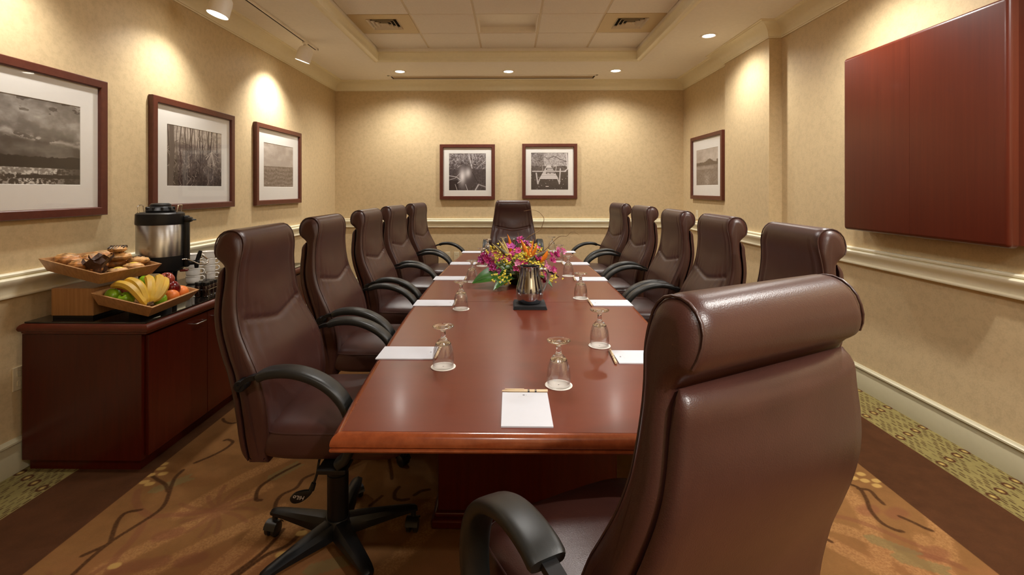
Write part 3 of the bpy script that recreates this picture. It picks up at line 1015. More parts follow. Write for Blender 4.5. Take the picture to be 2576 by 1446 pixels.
outl = [(CX_L, CYN - .03), (CX_L, CYF + .03), (CX_R + .028, CYF + .03), (CX_R + .028, CYN - .03)]
ed = [(.05, CZ - .004), (.018, CZ - .005), (.008, CZ - .010), (.002, CZ - .020), (0, CZ - .030), (.004, CZ - .040), (.012, CZ - .044), (.014, CZ - .052), (.022, CZ - .058), (.05, CZ - .06)]
sweep(outl, ed, [0, 1, 2, 3], True).build('edge_moulding', M['cabwood'], t, smooth=35)
G().box(CX_L + .049, CX_R - .021, CYN + .019, CYF - .019, CZ - .06, CZ - .004).build('top', M['darkwood'], t)
G().rbox(CX_L + .02, CX_R + .008, CYN - .010, CYF + .010, CZ - .004, CZ + .003, .0012, 1).build('glass_top', M['blackglass'], t)
GZ = CZ + .003

# ------------------------------------------------------------------ executive chairs
def wz(z):
    return float(np.interp(z, [.45, .56, .64, .74, .82, .90, .98, 1.08, 1.16, 1.25], [.236, .255, .265, .270, .267, .256, .241, .225, .214, .206]))


def build_chair():
    t = thing('executive_chair', 'x', 'chair', (0, 0, 0), 0, 'executive chairs around the conference table')
    BX = -.018
    front = [(-.160, .452), (-.150, .52), (-.145, .60), (-.147, .67), (-.158, .74), (-.178, .80), (-.203, .855), (-.226, .91), (-.240, .97), (-.247, 1.04), (-.247, 1.11), (-.240, 1.17), (-.244, 1.213)]
    roll = [(-.264, 1.240), (-.293, 1.248), (-.322, 1.239), (-.342, 1.214), (-.346, 1.181), (-.335, 1.150), (-.314, 1.132)]
    rear = [(-.302, 1.112), (-.301, 1.06), (-.304, 1.00), (-.300, .94), (-.287, .88), (-.268, .82), (-.250, .76), (-.239, .69), (-.234, .61), (-.230, .53), (-.222, .452)]
    P = np.array(cr(front + roll + rear, 10)) 
    P[:, 0] += BX * np.clip((P[:, 1] - .62) / .35, 0, 1)
    # resample evenly
    seg = np.hypot(*np.diff(P, axis=0).T); s = np.concatenate([[0], np.cumsum(seg)])
    n = int(s[-1] / .0085)
    u = np.linspace(0, s[-1], n)
    P = np.stack([np.interp(u, s, P[:, 0]), np.interp(u, s, P[:, 1])], 1)
    T = np.roll(P, -1, 0) - np.roll(P, 1, 0)
    T /= np.linalg.norm(T, axis=1)[:, None]
    Nn = np.stack([T[:, 1], -T[:, 0]], 1)          # outward when walking up the front (front faces +x)
    zf_end = 1.21
    ifront = np.array([(i < n * .55 and P[i, 1] < zf_end and P[i, 0] > -.255 + BX) for i in range(n)])
    W = np.array([wz(z) for z in P[:, 1]])
    r = np.interp(P[:, 1], [1.155, 1.205], [.023, .040])
    core = np.linspace(-1, 1, 41)
    rings = []
    def ring(y_of, inset, disp):
        Q = P - Nn * np.minimum(inset, .034)[:, None]
        Q = Q + Nn * disp[:, None]
        return [(Q[i, 0], y_of[i], Q[i, 1]) for i in range(n)]
    def disp_for(v, edge=0):
        d = np.zeros(n)
        z = P[:, 1]
        zs = .900 + .045 * abs(v) ** 1.2
        dz = z - zs
        k = (1 - v * v)
        d += np.where(ifront, -.0085 * np.exp(-(dz / .0085) ** 2) * (abs(v) < .95), 0)
        d += np.where(ifront, k * (.010 * np.exp(-((dz - .06) / .06) ** 2) + .012 * np.exp(-((dz + .085) / .08) ** 2)), 0)
        wr = .0060 * np.exp(-((dz - .022) / .030) ** 2) * math.sin(34 * v + 1.1) * max(0, abs(v) - .25) + .0048 * np.exp(-((dz + .03) / .03) ** 2) * math.sin(27 * v + .4) * max(0, abs(v) - .2)
        d += np.where(ifront, wr, 0)
        fl_ = np.exp(-((abs(v) - .84) / .022) ** 2) * .0035
        d -= np.where(ifront & (z < 1.2), fl_, 0)
        return d
    for q in np.linspace(0, PI / 2, 6)[::-1]:
        inset = r * (1 - math.cos(q))
        y = -(W - r + r * math.sin(q))
        if q > 1e-6: rings.append(ring(y, inset, np.zeros(n)))
    for v in core:
        rings.append(ring(v * (W - r), 0 * W, disp_for(v)))
    for q in np.linspace(0, PI / 2, 6):
        inset = r * (1 - math.cos(q))
        if q > 1e-6: rings.append(ring(W - r + r * math.sin(q), inset, np.zeros(n)))
    G().loft(rings).build('backrest', M['leather'], t, smooth=60)
    # sewn piping round each end panel
    iend = next(i for i in range(int(n * .45), n) if P[i, 1] < 1.145)
    for s_ in (-1, 1):
        pts = [(P[i, 0] + Nn[i, 0] * .0005, s_ * (W[i] - r[i] * .45), P[i, 1] + Nn[i, 1] * .0005) for i in range(4, iend, 2)]
        pts = [(p[0] - Nn[min(4 + 2 * k, n - 1), 0] * .0035, p[1], p[2] - Nn[min(4 + 2 * k, n - 1), 1] * .0035) for k, p in enumerate(pts)]
        G().tube(pts, .0026, 6).build('piping', M['piping'], t, smooth=60)
    # upholstered outer back shell
    R0 = np.array(cr([(-.3075, 1.118), (-.307, 1.06), (-.309, 1.00), (-.305, .94), (-.292, .88), (-.273, .82), (-.255, .76), (-.244, .69), (-.239, .61), (-.235, .53), (-.228, .460)], 5))
    R0[:, 0] += BX * np.clip((R0[:, 1] - .62) / .35, 0, 1)
    m = len(R0)
    TT = np.gradient(R0, axis=0); TT /= np.linalg.norm(TT, axis=1)[:, None]
    NN = np.stack([TT[:, 1], -TT[:, 0]], 1)
    if NN[m // 2, 0] > 0: NN = -NN
    rings = []
    vs = np.concatenate([[-1, -.992, -.975], np.linspace(-.94, .94, 17), [.975, .992, 1]])
    thick = np.interp(np.linspace(0, 1, m), [0, .02, .05, .95, .98, 1], [.004, .015, .022, .022, .015, .004])
    for v in vs:
        e = abs(v)
        tk = thick * (1 if e < .95 else np.interp(e, [.94, .975, .992, 1], [1, .85, .55, .15])) + thick / .022 * .014 * max(0, 1 - (v / .97) ** 2)
        y = np.array([v * (wz(z) - .010) for z in R0[:, 1]])
        corner = np.clip((R0[:, 1] - 1.095) / .03, 0, 1)
        y = y * (1 - .05 * corner * e)
        outer_ = R0 + NN * tk[:, None]
        ring_ = [(R0[i, 0], y[i], R0[i, 1]) for i in range(m)] + [(outer_[i, 0], y[i], outer_[i, 1]) for i in range(m - 1, -1, -1)]
        rings.append(ring_)
    G().loft(rings).build('back_shell', M['leather'], t, smooth=55)
    # seat cushion
    rings = []
    def outline(ins, z, dome=0):
        ring_ = []
        for k in range(64):
            a = 2 * PI * k / 64
            c_, s__ = math.cos(a), math.sin(a)
            e = 2 / 5.0
            px = .045 + (.262 - ins) * math.copysign(abs(c_) ** e, c_)
            py = (.262 - ins) * math.copysign(abs(s__) ** e, s__)
            zz = z + dome * (1 - (py / .262) ** 2)
            zz -= .022 * max(0, (px - .12) / .18) ** 2 - .012 * max(0, (-px + .02) / .2) * 0
            ring_.append((px, py, zz))
        return ring_
    for ins, z, dm in ((.05, .476, 0), (.018, .478, 0), (.004, .488, 0), (0, .505, 0), (.001, .535, 0), (.004, .556, 0), (.012, .571, .001), (.026, .582, .003), (.05, .589, .006), (.09, .594, .010), (.15, .597, .014), (.22, .598, .016)):
        rings.append(outline(ins, z, dm))
    G().loft(rings).build('seat', M['leather'], t, smooth=60)
    for ins, z in ((.009, .566),):
        G().tube(outline(ins, z), .0036, 6, closed=True).build('seat_piping', M['piping'], t, smooth=60)
    # arms
    path = [(-.150, .797), (-.118, .808), (-.070, .813), (-.020, .809), (.030, .795), (.078, .771), (.118, .738), (.148, .697), (.166, .650), (.172, .600), (.166, .550), (.148, .508), (.118, .486)]
    pp = np.array(cr(path, 5))
    tt = np.gradient(pp, axis=0); tt /= np.linalg.norm(tt, axis=1)[:, None]
    nn = np.stack([-tt[:, 1], tt[:, 0]], 1)
    sec = []
    for k in range(20):
        a = 2 * PI * k / 20
        c_, s__ = math.cos(a), math.sin(a)
        sec.append((.036 * math.copysign(abs(c_) ** .55, c_), .0155 * math.copysign(abs(s__) ** .6, s__)))
    for s_ in (-1, 1):
        rings = []
        for i in range(len(pp)):
            sc = 1.0 if i > 0 else .93
            wd = float(np.interp(i / len(pp), [0, .5, .8, 1], [1, 1, .9, .8]))
            rings.append([(pp[i, 0] + nn[i, 0] * b_ * sc - nn[i, 0] * .0155, s_ * .303 + a_ * sc * wd, pp[i, 1] + nn[i, 1] * b_ * sc - nn[i, 1] * .0155) for a_, b_ in sec])
        arm = G().loft(rings).build('armrest', M['armpad'], t, smooth=50)
        br = G()
        bp = [(-.212, .745), (-.200, .763), (-.178, .775), (-.150, .781), (-.125, .786)]
        rg = []
        for x, z in cr(bp, 3):
            rg.append([(x, s_ * .303 + a_, z + b_) for a_, b_ in ((-.014, -.008), (.014, -.008), (.014, .007), (-.014, .007))])
        br.loft(rg)
        br.lathe([(.0005, -.022), (.017, -.022), (.019, -.018), (.019, .018), (.017, .022), (.0005, .022)], 16, M=Matrix.Translation((-.212, s_ * .291, .748)) @ Matrix.Rotation(PI / 2, 4, 'X'))
        br.lathe([(.0005, 0), (.007, 0), (.007, .004), (.0005, .004)], 6, M=Matrix.Translation((-.212, s_ * .313, .748)) @ Matrix.Rotation(-s_ * PI / 2, 4, 'X'))
        br.build('bracket', M['black'], arm, smooth=35)
        st = G(); st.rbox(.04, .135, min(s_ * .12, s_ * .312), max(s_ * .12, s_ * .312), .464, .480, .004, 2)
        st.build('strut', M['black'], arm)
    # mechanism, lift, base
    g = G(); g.rbox(-.09, .10, -.075, .075, .425, .476, .012, 3); g.rbox(-.05, .14, -.16, .16, .464, .477, .004, 1)
    g.build('mechanism', M['black'], t, smooth=35)
    g = G(); g.lathe([(.0005, .10), (.040, .10), (.040, .29), (.037, .292), (.037, .40), (.030, .405), (.030, .43), (.0005, .43)], 24)
    g.lathe([(.0005, .035), (.022, .035), (.024, .04), (.024, .10), (.0005, .10)], 20)
    g.build('gas_lift', M['black'], t, smooth=35)
    g = G(); g.lathe([(.0005, .062), (.05, .062), (.058, .075), (.056, .105), (.044, .125), (.0005, .128)], 28)
    g.build('base_hub', M['black'], t, smooth=40)
    for k in range(5):
        a = math.radians(93 + 72 * k)
        Mx = Matrix.Rotation(a, 4, 'Z')
        rings = []
        for x, wd, z0, z1 in ((.03, .036, .066, .124), (.08, .035, .068, .122), (.15, .030, .074, .116), (.22, .026, .080, .110), (.275, .023, .083, .103), (.300, .019, .082, .098), (.308, .012, .080, .092)):
            rings.append([(x, -wd, z0), (x, wd, z0), (x, wd * .98, z0 + (z1 - z0) * .55), (x, wd * .62, z1 - .004), (x, 0, z1), (x, -wd * .62, z1 - .004), (x, -wd * .98, z0 + (z1 - z0) * .55)])
        leg = G().loft(rings, M=Mx).build('leg', M['black'], t, smooth=32)
        g = G()
        sw = Mx @ Matrix.Translation((.292, 0, 0)) @ Matrix.Rotation(.7 + .9 * k, 4, 'Z')
        for s_ in (-1, 1):
            g.lathe([(.0005, -.009), (.022, -.009), (.0275, -.006), (.0275, .006), (.022, .009), (.0005, .009)], 20, M=sw @ Matrix.Translation((.012, s_ * .0145, .0275)) @ Matrix.Rotation(PI / 2, 4, 'X'))
        hood = [(-.018 + .012 + .031 * math.cos(q), .0275 + .031 * math.sin(q)) for q in np.linspace(.2, 2.9, 9)]
        g.loft([[(x + .016, y, z) for x, z in hood] for y in (-.025, .025)] , closed=False, caps=(False, False), M=sw)
        g.tube([(0, 0, .055), (0, 0, .088)], .011, 10, M=Mx @ Matrix.Translation((.292, 0, 0)))
        g.build('caster', M['wheel'], leg, smooth=35)
    # height lever with a paddle on one side
    lv = G(); lv.tube(cr([(.0, -.07, .452), (.0, -.15, .450), (.0, -.185, .438), (-.004, -.192, .40), (-.016, -.195, .362)], 5), .0045, 8)
    lv = lv.build('lever', M['black'], t, smooth=50)
    Mx = Matrix.Translation((-.055, -.197, .325)) @ Matrix.Rotation(-.42, 4, 'Y') @ Matrix.Rotation(PI / 2, 4, 'X')
    g = G(); rg = []
    for z, sc in ((-.006, .86), (-.003, 1), (.003, 1), (.006, .86)):
        rg.append([(.044 * sc * math.cos(a) * (1 if math.cos(a) < 0 else .9), (.018 - .006 * math.cos(a)) * sc * math.sin(a), z) for a in np.linspace(0, 2 * PI, 24, endpoint=False)])
    g.loft(rg, M=Mx)
    g.tube([(-.014, -.195, .368), (-.022, -.197, .345)], [.008, .010], 8)
    g.build('paddle', M['black'], lv, smooth=50)
    fc = bpy.data.curves.new('lettering', 'FONT'); fc.body = 'HiLo'; fc.size = .020; fc.align_x = 'CENTER'; fc.align_y = 'CENTER'; fc.shear = .35; fc.extrude = .0002
    tmp = bpy.data.objects.new('tmp', fc); C.objects.link(tmp)
    dg = bpy.context.evaluated_depsgraph_get()
    me = bpy.data.meshes.new_from_object(tmp.evaluated_get(dg))
    me.transform(Mx @ Matrix.Translation((-.008, 0, .0066)) @ Matrix.Rotation(PI - .5, 4, 'Z'))
    me.materials.clear(); me.materials.append(M['faint'])
    lt = bpy.data.objects.new('lettering', me); C.objects.link(lt); lt.parent = lv
    bpy.data.objects.remove(tmp, do_unlink=True)
    return t


ORD = ['first', 'second', 'third', 'fourth', 'fifth']
chair0 = build_chair()
spots = []
LEFT = [(-.67, 1.87, 0), (-.715, 2.65, 0), (-.72, 3.46, -2), (-.715, 4.20, -6), (-.675, 5.0, -8)]
RIGHT = [(.85, 1.96, 180), (.855, 2.70, 180), (.855, 3.40, 180), (.85, 4.19, 184), (.835, 5.03, 186)]
first = True
for k, (x, y, a) in enumerate(LEFT):
    lab = 'brown leather high-back chair on the credenza side, %s from the near table end' % ORD[k]
    if first:
        chair0.location = (x, y, 0); chair0.rotation_euler = (0, 0, math.radians(a)); chair0['label'] = lab; first = False
    else:
        dup(chair0, (x, y, 0), math.radians(a), lab)
for k, (x, y, a) in enumerate(RIGHT):
    dup(chair0, (x, y, 0), math.radians(a), 'brown leather high-back chair on the wall cabinet side, %s from the near table end' % ORD[k])
dup(chair0, (.03, 5.46, .012), math.radians(-90), 'brown leather high-back chair at the head of the table by the back wall')
ch = dup(chair0, (.262, 1.066, 0), math.radians(118), 'brown leather high-back chair seen from behind, swivelled at the near table end')
ch.scale = (1, 1, .992)
for q in ch.children:      # the arm beside the table corner stops short of the table edge
    if q.name.startswith('armrest') and sum(v.co.y for v in q.data.vertices) < 0:
        q.scale = (.48, 1, 1); q.location = (-.15 * .52, 0, 0)

# ------------------------------------------------------------------ place settings
COAST = [(-.241, 1.734), (-.263, 2.571), (-.266, 3.335), (-.238, 4.02), (-.223, 4.761), (.363, 1.976), (.411, 2.836), (.426, 3.568), (.433, 4.273), (.429, 5.0), (-.072, 4.97), (.157, 1.576)]
WHERE = ['%s place from the near end, credenza side' % q for q in ORD] + ['%s place from the near end, wall cabinet side' % q for q in ORD] + ['head of the table by the back wall', 'near table end']


def goblet():
    t = thing('water_goblet', 'x', 'glass', (0, 0, 0), 0, 'upturned water goblets')
    o = [(.0365, 0), (.0385, .02), (.0378, .04), (.0345, .062), (.0275, .081), (.0190, .093), (.0112, .101), (.0085, .108), (.0085, .122), (.0105, .129), (.020, .136), (.034, .1395), (.0375, .1425), (.0365, .1455), (.018, .147), (.0003, .147)]
    o = [tuple(p) for p in cr(o, 3)]
    i = [(.0003, .088), (.012, .0865), (.020, .081), (.0275, .069), (.0338, .050), (.0362, .035), (.0368, .02), (.0352, .0005)]
    i = [tuple(p) for p in cr(i, 3)]
    bw = [p for p in i[::1] if p[1] > .0006][::1] 
    bw = [(a - .0006, z) for a, z in i if a > .012][::-1]
    bw = bw[::-1] + [(.0360, .0002)] + [p for p in o if p[1] < .0815]
    G().lathe(bw, 40, caps=(False, False)).build('bowl', M['thinglass'], t, smooth=50)
    st = [(.0003, .0855), (.010, .083), (.018, .0775), (.024, .0765)] + [p for p in o if p[1] > .080]
    G().lathe(st, 40, caps=(True, True)).build('stem', M['glass'], t, smooth=50)
    return t


def tree_logo(parent, s, Mx, ring_=True):
    g = G()
    for dx, dz, r in ((0, .25, .55), (-.45, .05, .42), (.45, .05, .42)):
        n = 14
        g.add([(s * (dx + r * math.cos(2 * PI * k / n)), s * (dz + .8 * r * math.sin(2 * PI * k / n)), .0002 * (1 + dx)) for k in range(n)], [tuple(range(n))], Mx)
    g.add([(s * x, s * y, .0002) for x, y in ((-.12, -.8), (.12, -.8), (.08, 0), (-.08, 0))], [(0, 1, 2, 3)], Mx)
    if ring_:
        pts = [(1.35 + .28 * math.cos(a), .05 + .75 * math.sin(a)) for a in np.linspace(-1.2, 1.2, 8)]
        for p, q in zip(pts[:-1], pts[1:]):
            g.add([(s * p[0], s * p[1], .0002), (s * (p[0] + .14), s * p[1], .0002), (s * (q[0] + .14), s * q[1], .0002), (s * q[0], s * q[1], .0002)], [(0, 1, 2, 3)], Mx)
    return g.build('logo', M['ink'], parent)


gob = goblet()
coa = thing('coaster', 'x', 'coaster', (0, 0, 0), 0, 'round paper coasters')
G().lathe([(.0003, 0), (.0435, 0), (.0445, .001), (.0445, .0022), (.0430, .0030), (.0385, .0030), (.0375, .0022), (.0003, .0022)], 40).build('disc', M['coaster'], coa, smooth=40)
tree_logo(coa, .0036, Matrix.Translation((0, 0, .0023)))
pad = thing('notepad', 'x', 'notepad', (0, 0, 0), 0, 'white notepads')
G().box(-.070, .070, -.108, .108, 0, .004).build('sheets', M['paper'], pad)
tree_logo(pad, .0048, Matrix.Translation((-.004, .088, .0041)))
g = G(); g.box(-.022, .022, .0765, .0775, .004, .0042); g.box(-.022, .022, -.0945, -.094, .004, .0042); g.box(-.010, .010, -.1005, -.099, .004, .0042)
g.build('fine_print', M['faint'], pad)
pen = thing('ballpoint_pen', 'x', 'pen', (0, 0, 0), 0, 'beige ballpoint pens')
M['pen'] = plain('beige_pen_plastic', (0.70, 0.54, 0.34), 0.35, var=.03)
RX = Matrix.Rotation(PI / 2, 4, 'Y')
G().lathe([(.0003, -.020), (.0046, -.020), (.0048, -.018), (.0048, .0705), (.0040, .072), (.0003, .072)], 14, c=(0, 0, 0), M=Matrix.Translation((0, 0, .0052)) @ RX).build('barrel', M['pen'], pen, smooth=40)
g = G(); g.lathe([(.0003, -.072), (.0025, -.071), (.0050, -.045), (.0053, -.030), (.0053, -.012), (.0003, -.012)], 14, M=Matrix.Translation((0, 0, .0054)) @ RX)
g.rbox(-.062, -.002, -.0015, .0015, .0105, .0122, .0006, 1)
g.build('cap', M['pen'], pen, smooth=40)
g = G()
for x in (.012, .034): g.lathe([(.00495, x - .003), (.00495, x + .003)], 10, caps=(False, False), M=Matrix.Translation((0, 0, .0052)) @ RX)
g.build('printed_band', M['ink'], pen)

PADS = [((-.398, 1.876), -90), ((-.425, 2.700), -90), ((-.435, 3.455), -90), ((-.405, 4.150), -90), ((-.380, 4.900), -90),
        ((.505, 1.842), 90), ((.562, 2.715), 90), ((.570, 3.440), 90), ((.560, 4.155), 90), ((.548, 4.925), 90), None, ((.045, 1.403), 0)]
done = False
for k, c_ in enumerate(COAST):
    z = TH
    where = WHERE[k]
    if not done:
        coa.location = (*c_, z); coa['label'] = 'round white paper coaster at the ' + where
        gob.location = (*c_, z + .0031); gob['label'] = 'upturned clear goblet at the ' + where
    else:
        dup(coa, (*c_, z), random.uniform(-.3, .3), 'round white paper coaster at the ' + where)
        dup(gob, (*c_, z + .0031), 0, 'upturned clear goblet at the ' + where)
    if PADS[k]:
        (px, py), a = PADS[k]
        px += 0; r = math.radians(a)
        # pens lie at the logo end of each pad
        pl = Vector((0, .1165, 0)); pl.rotate(Matrix.Rotation(r, 3, 'Z'))
        pr_ = r + (0 if a == 0 else PI) + random.uniform(-.06, .06) * (a != 0)
        if a == 0: pr_ = r + .01
        if not done:
            pad.location = (px, py, z); pad.rotation_euler = (0, 0, r); pad['label'] = 'white notepad at the ' + where
            pen.location = (px + pl.x, py + pl.y, z); pen.rotation_euler = (0, 0, pr_); pen['label'] = 'beige pen beside the notepad at the ' + where
        else:
            dup(pad, (px, py, z), r, 'white notepad at the ' + where)
            dup(pen, (px + pl.x, py + pl.y, z), pr_, 'beige pen beside the notepad at the ' + where)
    done = True


# ------------------------------------------------------------------ water pitchers
def pitcher(label, loc, rz, napkin_label):
    n = thing('folded_napkin', napkin_label, 'napkin', (loc[0], loc[1], TH), 0, 'folded black napkins')
    g = G()
    for k in range(4):
        q = .090 - .002 * k
        g.rbox(-q, q, -q * 1.02, q * .98, .0045 * k, .0045 * k + .0044, .002, 2)
    g.build('cloth', M['napkin'], n, smooth=40)
    t = thing('water_pitcher', label, 'pitcher', (loc[0], loc[1], TH + .018), rz, 'steel water pitchers')
    o = cr([(.052, 0), (.062, .006), (.071, .026), (.0745, .052), (.072, .082), (.064, .115), (.057, .145), (.0545, .172), (.0545, .196), (.0555, .203)], 4)
    i = [(.0535, .203), (.0525, .195), (.0525, .172), (.055, .145), (.062, .115), (.070, .08), (.072, .05), (.060, .01), (.0005, .008)]
    G().lathe([(.0005, 0)] + [tuple(p) for p in o] + i, 48, caps=(True, True)).build('body', M['pitcher'], t, smooth=50)
    g = G(); lip = []
    for s__ in np.linspace(0, 1, 5):
        z = .168 + .035 * s__
        lip.append([(-.052 - .018 * s__ * math.cos(a), .026 * (.3 + .7 * s__) * math.sin(a), z) for a in np.linspace(-PI / 2, PI / 2, 9)])
    g.loft(lip, closed=False, caps=(False, False)); g.build('spout', M['pitcher'], t, smooth=60)
    hp = cr([(.054, 0, .178), (.074, 0, .183), (.094, 0, .172), (.103, 0, .145), (.098, 0, .110), (.086, 0, .078), (.072, 0, .056)], 5)
    G().tube(hp, [.0085 - .003 * k / len(hp) for k in range(len(hp))], 10, flat=1.25).build('handle', M['pitcher'], t, smooth=60)
    return t


pitcher('steel water pitcher in front of the flowers, on a black napkin', (.105, 2.648), math.radians(8), 'folded black napkin under the pitcher in front of the flowers')
pitcher('steel water pitcher behind the flowers, near the far table end', (.085, 4.05), math.radians(5), 'folded black napkin under the pitcher behind the flowers')

# ------------------------------------------------------------------ flower arrangement
fa = thing('flower_arrangement', 'low tropical arrangement of orchids and orange bird of paradise', 'flowers', (.055, 3.27, TH))
M['leaf'] = plain('leaf_green', (0.028, 0.105, 0.012), 0.32, var=.35, scale=14)
M['leaf2'] = plain('pale_foliage', (0.17, 0.22, 0.035), 0.5, var=.35, scale=30)
M['magenta'] = plain('magenta_petal', (0.50, 0.035, 0.20), 0.5, var=.35, scale=40)
M['purple'] = plain('purple_petal', (0.50, 0.08, 0.36), 0.5, var=.3, scale=40)
M['pink'] = plain('pink_petal', (0.68, 0.24, 0.42), 0.5, var=.3, scale=40)
M['yellow'] = plain('yellow_floret', (0.80, 0.66, 0.07), 0.5, var=.3, scale=60)
M['orange'] = plain('orange_spike', (0.78, 0.22, 0.012), 0.45, var=.2, scale=30)
M['cream'] = plain('cream_spike', (0.58, 0.46, 0.15), 0.5, var=.2, scale=30)
M['twig'] = plain('twig_bark', (0.20, 0.12, 0.05), 0.7, var=.2)
M['greybract'] = plain('grey_bract', (0.13, 0.12, 0.075), 0.5, var=.3)
M['vase'] = plain('dark_bowl', (0.010, 0.018, 0.012), 0.15)
G().lathe([(.0005, 0), (.05, 0), (.075, .02), (.085, .055), (.08, .075), (.0005, .075)], 28).build('bowl', M['vase'], fa, smooth=40)


def leafmesh(p0, p1, width, sag, mat, name='leaf', n=10, curl=.25, roll=0):
    p0, p1 = Vector(p0), Vector(p1)
    d = p1 - p0
    side = d.cross(Vector((0, 0, 1))).normalized()
    up = side.cross(d).normalized()
    side, up = side * math.cos(roll) + up * math.sin(roll), up * math.cos(roll) - side * math.sin(roll)
    rings = []
    for i in range(n + 1):
        t_ = i / n
        c = p0 + d * t_ + up * (sag * math.sin(PI * t_))
        wd = width * max(.03, math.sin(PI * min(1, .06 + t_ * .94)) ** .8)
        row = []
        for s__ in (-1, -.55, -.06, 0, .06, .55, 1):
            row.append(c + side * (wd * s__) + up * (curl * wd * (abs(s__) ** 1.5) - (.004 if abs(s__) < .01 else 0)))
        rings.append(row)
    G().loft(rings, closed=False, caps=(False, False)).build(name, mat, fa, smooth=60)


rf = random.Random(3)
LV = [((-.03, -.06, .05), (-.30, -.17, .035), .070, .045), ((-.02, -.08, .05), (-.16, -.27, .012), .035, .03), ((-.04, .0, .07), (-.27, -.05, .05), .05, .03), ((.02, -.08, .05), (.05, -.23, .02), .04, .03),
      ((.05, -.05, .06), (.21, -.2, .02), .04, .03), ((.05, 0, .07), (.27, -.02, .05), .045, .03), ((0, .05, .07), (-.15, .24, .06), .05, .03), ((.03, .05, .07), (.17, .24, .06), .05, .03), ((-.06, .02, .08), (-.21, .12, .14), .04, .02), ((.05, .02, .08), (.2, .1, .15), .04, .02),
      ((0, -.03, .08), (-.09, -.16, .13), .035, .02), ((.02, -.03, .08), (.1, -.15, .13), .035, .02)]
for q, a in enumerate(LV): leafmesh(*a, M['leaf'], roll=.55 if q == 0 else .25)
# loose pale foliage
g = G()
for k in range(420):
    a = rf.uniform(0, 6.28); r = rf.uniform(.02, .19); z = .09 + rf.uniform(0, .15) * (1 - r / .3)
    c = Vector((r * math.cos(a), r * math.sin(a) * .9, z))
    d = Vector((math.cos(a + rf.uniform(-.8, .8)), math.sin(a + rf.uniform(-.8, .8)), rf.uniform(-.2, .9))).normalized() * rf.uniform(.014, .032)
    s__ = d.orthogonal().normalized() * .005
    g.add([c - d * .5, c + s__, c + d, c - s__], [(0, 1, 2, 3)])
for k in range(26):
    a = rf.uniform(0, 6.28); r = rf.uniform(.05, .22)
    g.tube([(0, 0, .06), (.5 * r * math.cos(a), .5 * r * math.sin(a), .14), (r * math.cos(a), r * math.sin(a), .12 + rf.uniform(0, .1))], .0015, 4)
g.build('foliage', M['leaf2'], fa, kind='stuff')


def orchid_mesh(mat, lipmat, s=.021):
    g = G()
    for k in range(5):
        a = 2 * PI * k / 5 + .3
        wd = s * (.55 if k % 2 else .42)
        rings = []
        for i in range(5):
            t_ = i / 4
            rr = s * 1.15 * t_
            wv = wd * max(.12, math.sin(PI * min(1, .15 + t_ * .80)))
            zz = .35 * s * t_ * t_
            rings.append([(rr * math.cos(a) - q * wv * math.sin(a), rr * math.sin(a) + q * wv * math.cos(a), zz + .15 * s * abs(q)) for q in (-1, 0, 1)])
        g.loft(rings, closed=False, caps=(False, False))
    g.ell((0, 0, s * .25), s * .22, s * .22, s * .34, 6, 4)
    o = g.build('orchid', mat, fa, smooth=60)
    return o


protos = [orchid_mesh(M['magenta'], None), orchid_mesh(M['purple'], None, .024), orchid_mesh(M['pink'], None, .019), orchid_mesh(M['magenta'], None, .017)]
used = [False] * 4
camv = Vector((-.055, -3.27, .64))


def put_orchid(kk, p):
    o = protos[kk]
    if used[kk]:
        o = o.copy(); C.objects.link(o)
    used[kk] = True
    o.location = p
    d = (Vector((p[0], p[1] * .7, p[2] - .08)).normalized() + camv.normalized() * .7 + Vector((rf.uniform(-.4, .4), rf.uniform(-.4, .4), rf.uniform(-.4, .4))))
    o.rotation_euler = d.to_track_quat('Z', 'Y').to_euler()


clus = [(-.20, -.06, .155, 10, .05), (-.165, -.10, .10, 8, .04), (-.24, .0, .18, 4, .03), (.0, -.17, .155, 8, .045), (.03, -.19, .115, 7, .03), (-.02, -.12, .225, 5, .03), (.20, -.08, .13, 8, .045), (.24, 0, .18, 7, .045), (.17, -.14, .075, 5, .035),
        (.27, .04, .21, 5, .03), (.02, .03, .29, 4, .025), (.06, .05, .26, 3, .02), (-.05, .0, .24, 5, .03), (-.19, .13, .16, 6, .05), (.16, .16, .17, 6, .05), (-.10, -.05, .18, 4, .03), (.12, -.05, .18, 4, .03)]
for cx_, cy_, cz, n_, sp in clus:
    for k in range(n_):
        put_orchid(rf.choice([0, 0, 1, 2, 3] if cx_ < .1 else [0, 0, 3, 2]), (cx_ + rf.gauss(0, sp * .6), cy_ + rf.gauss(0, sp * .5), max(.05, cz + rf.gauss(0, sp * .55))))
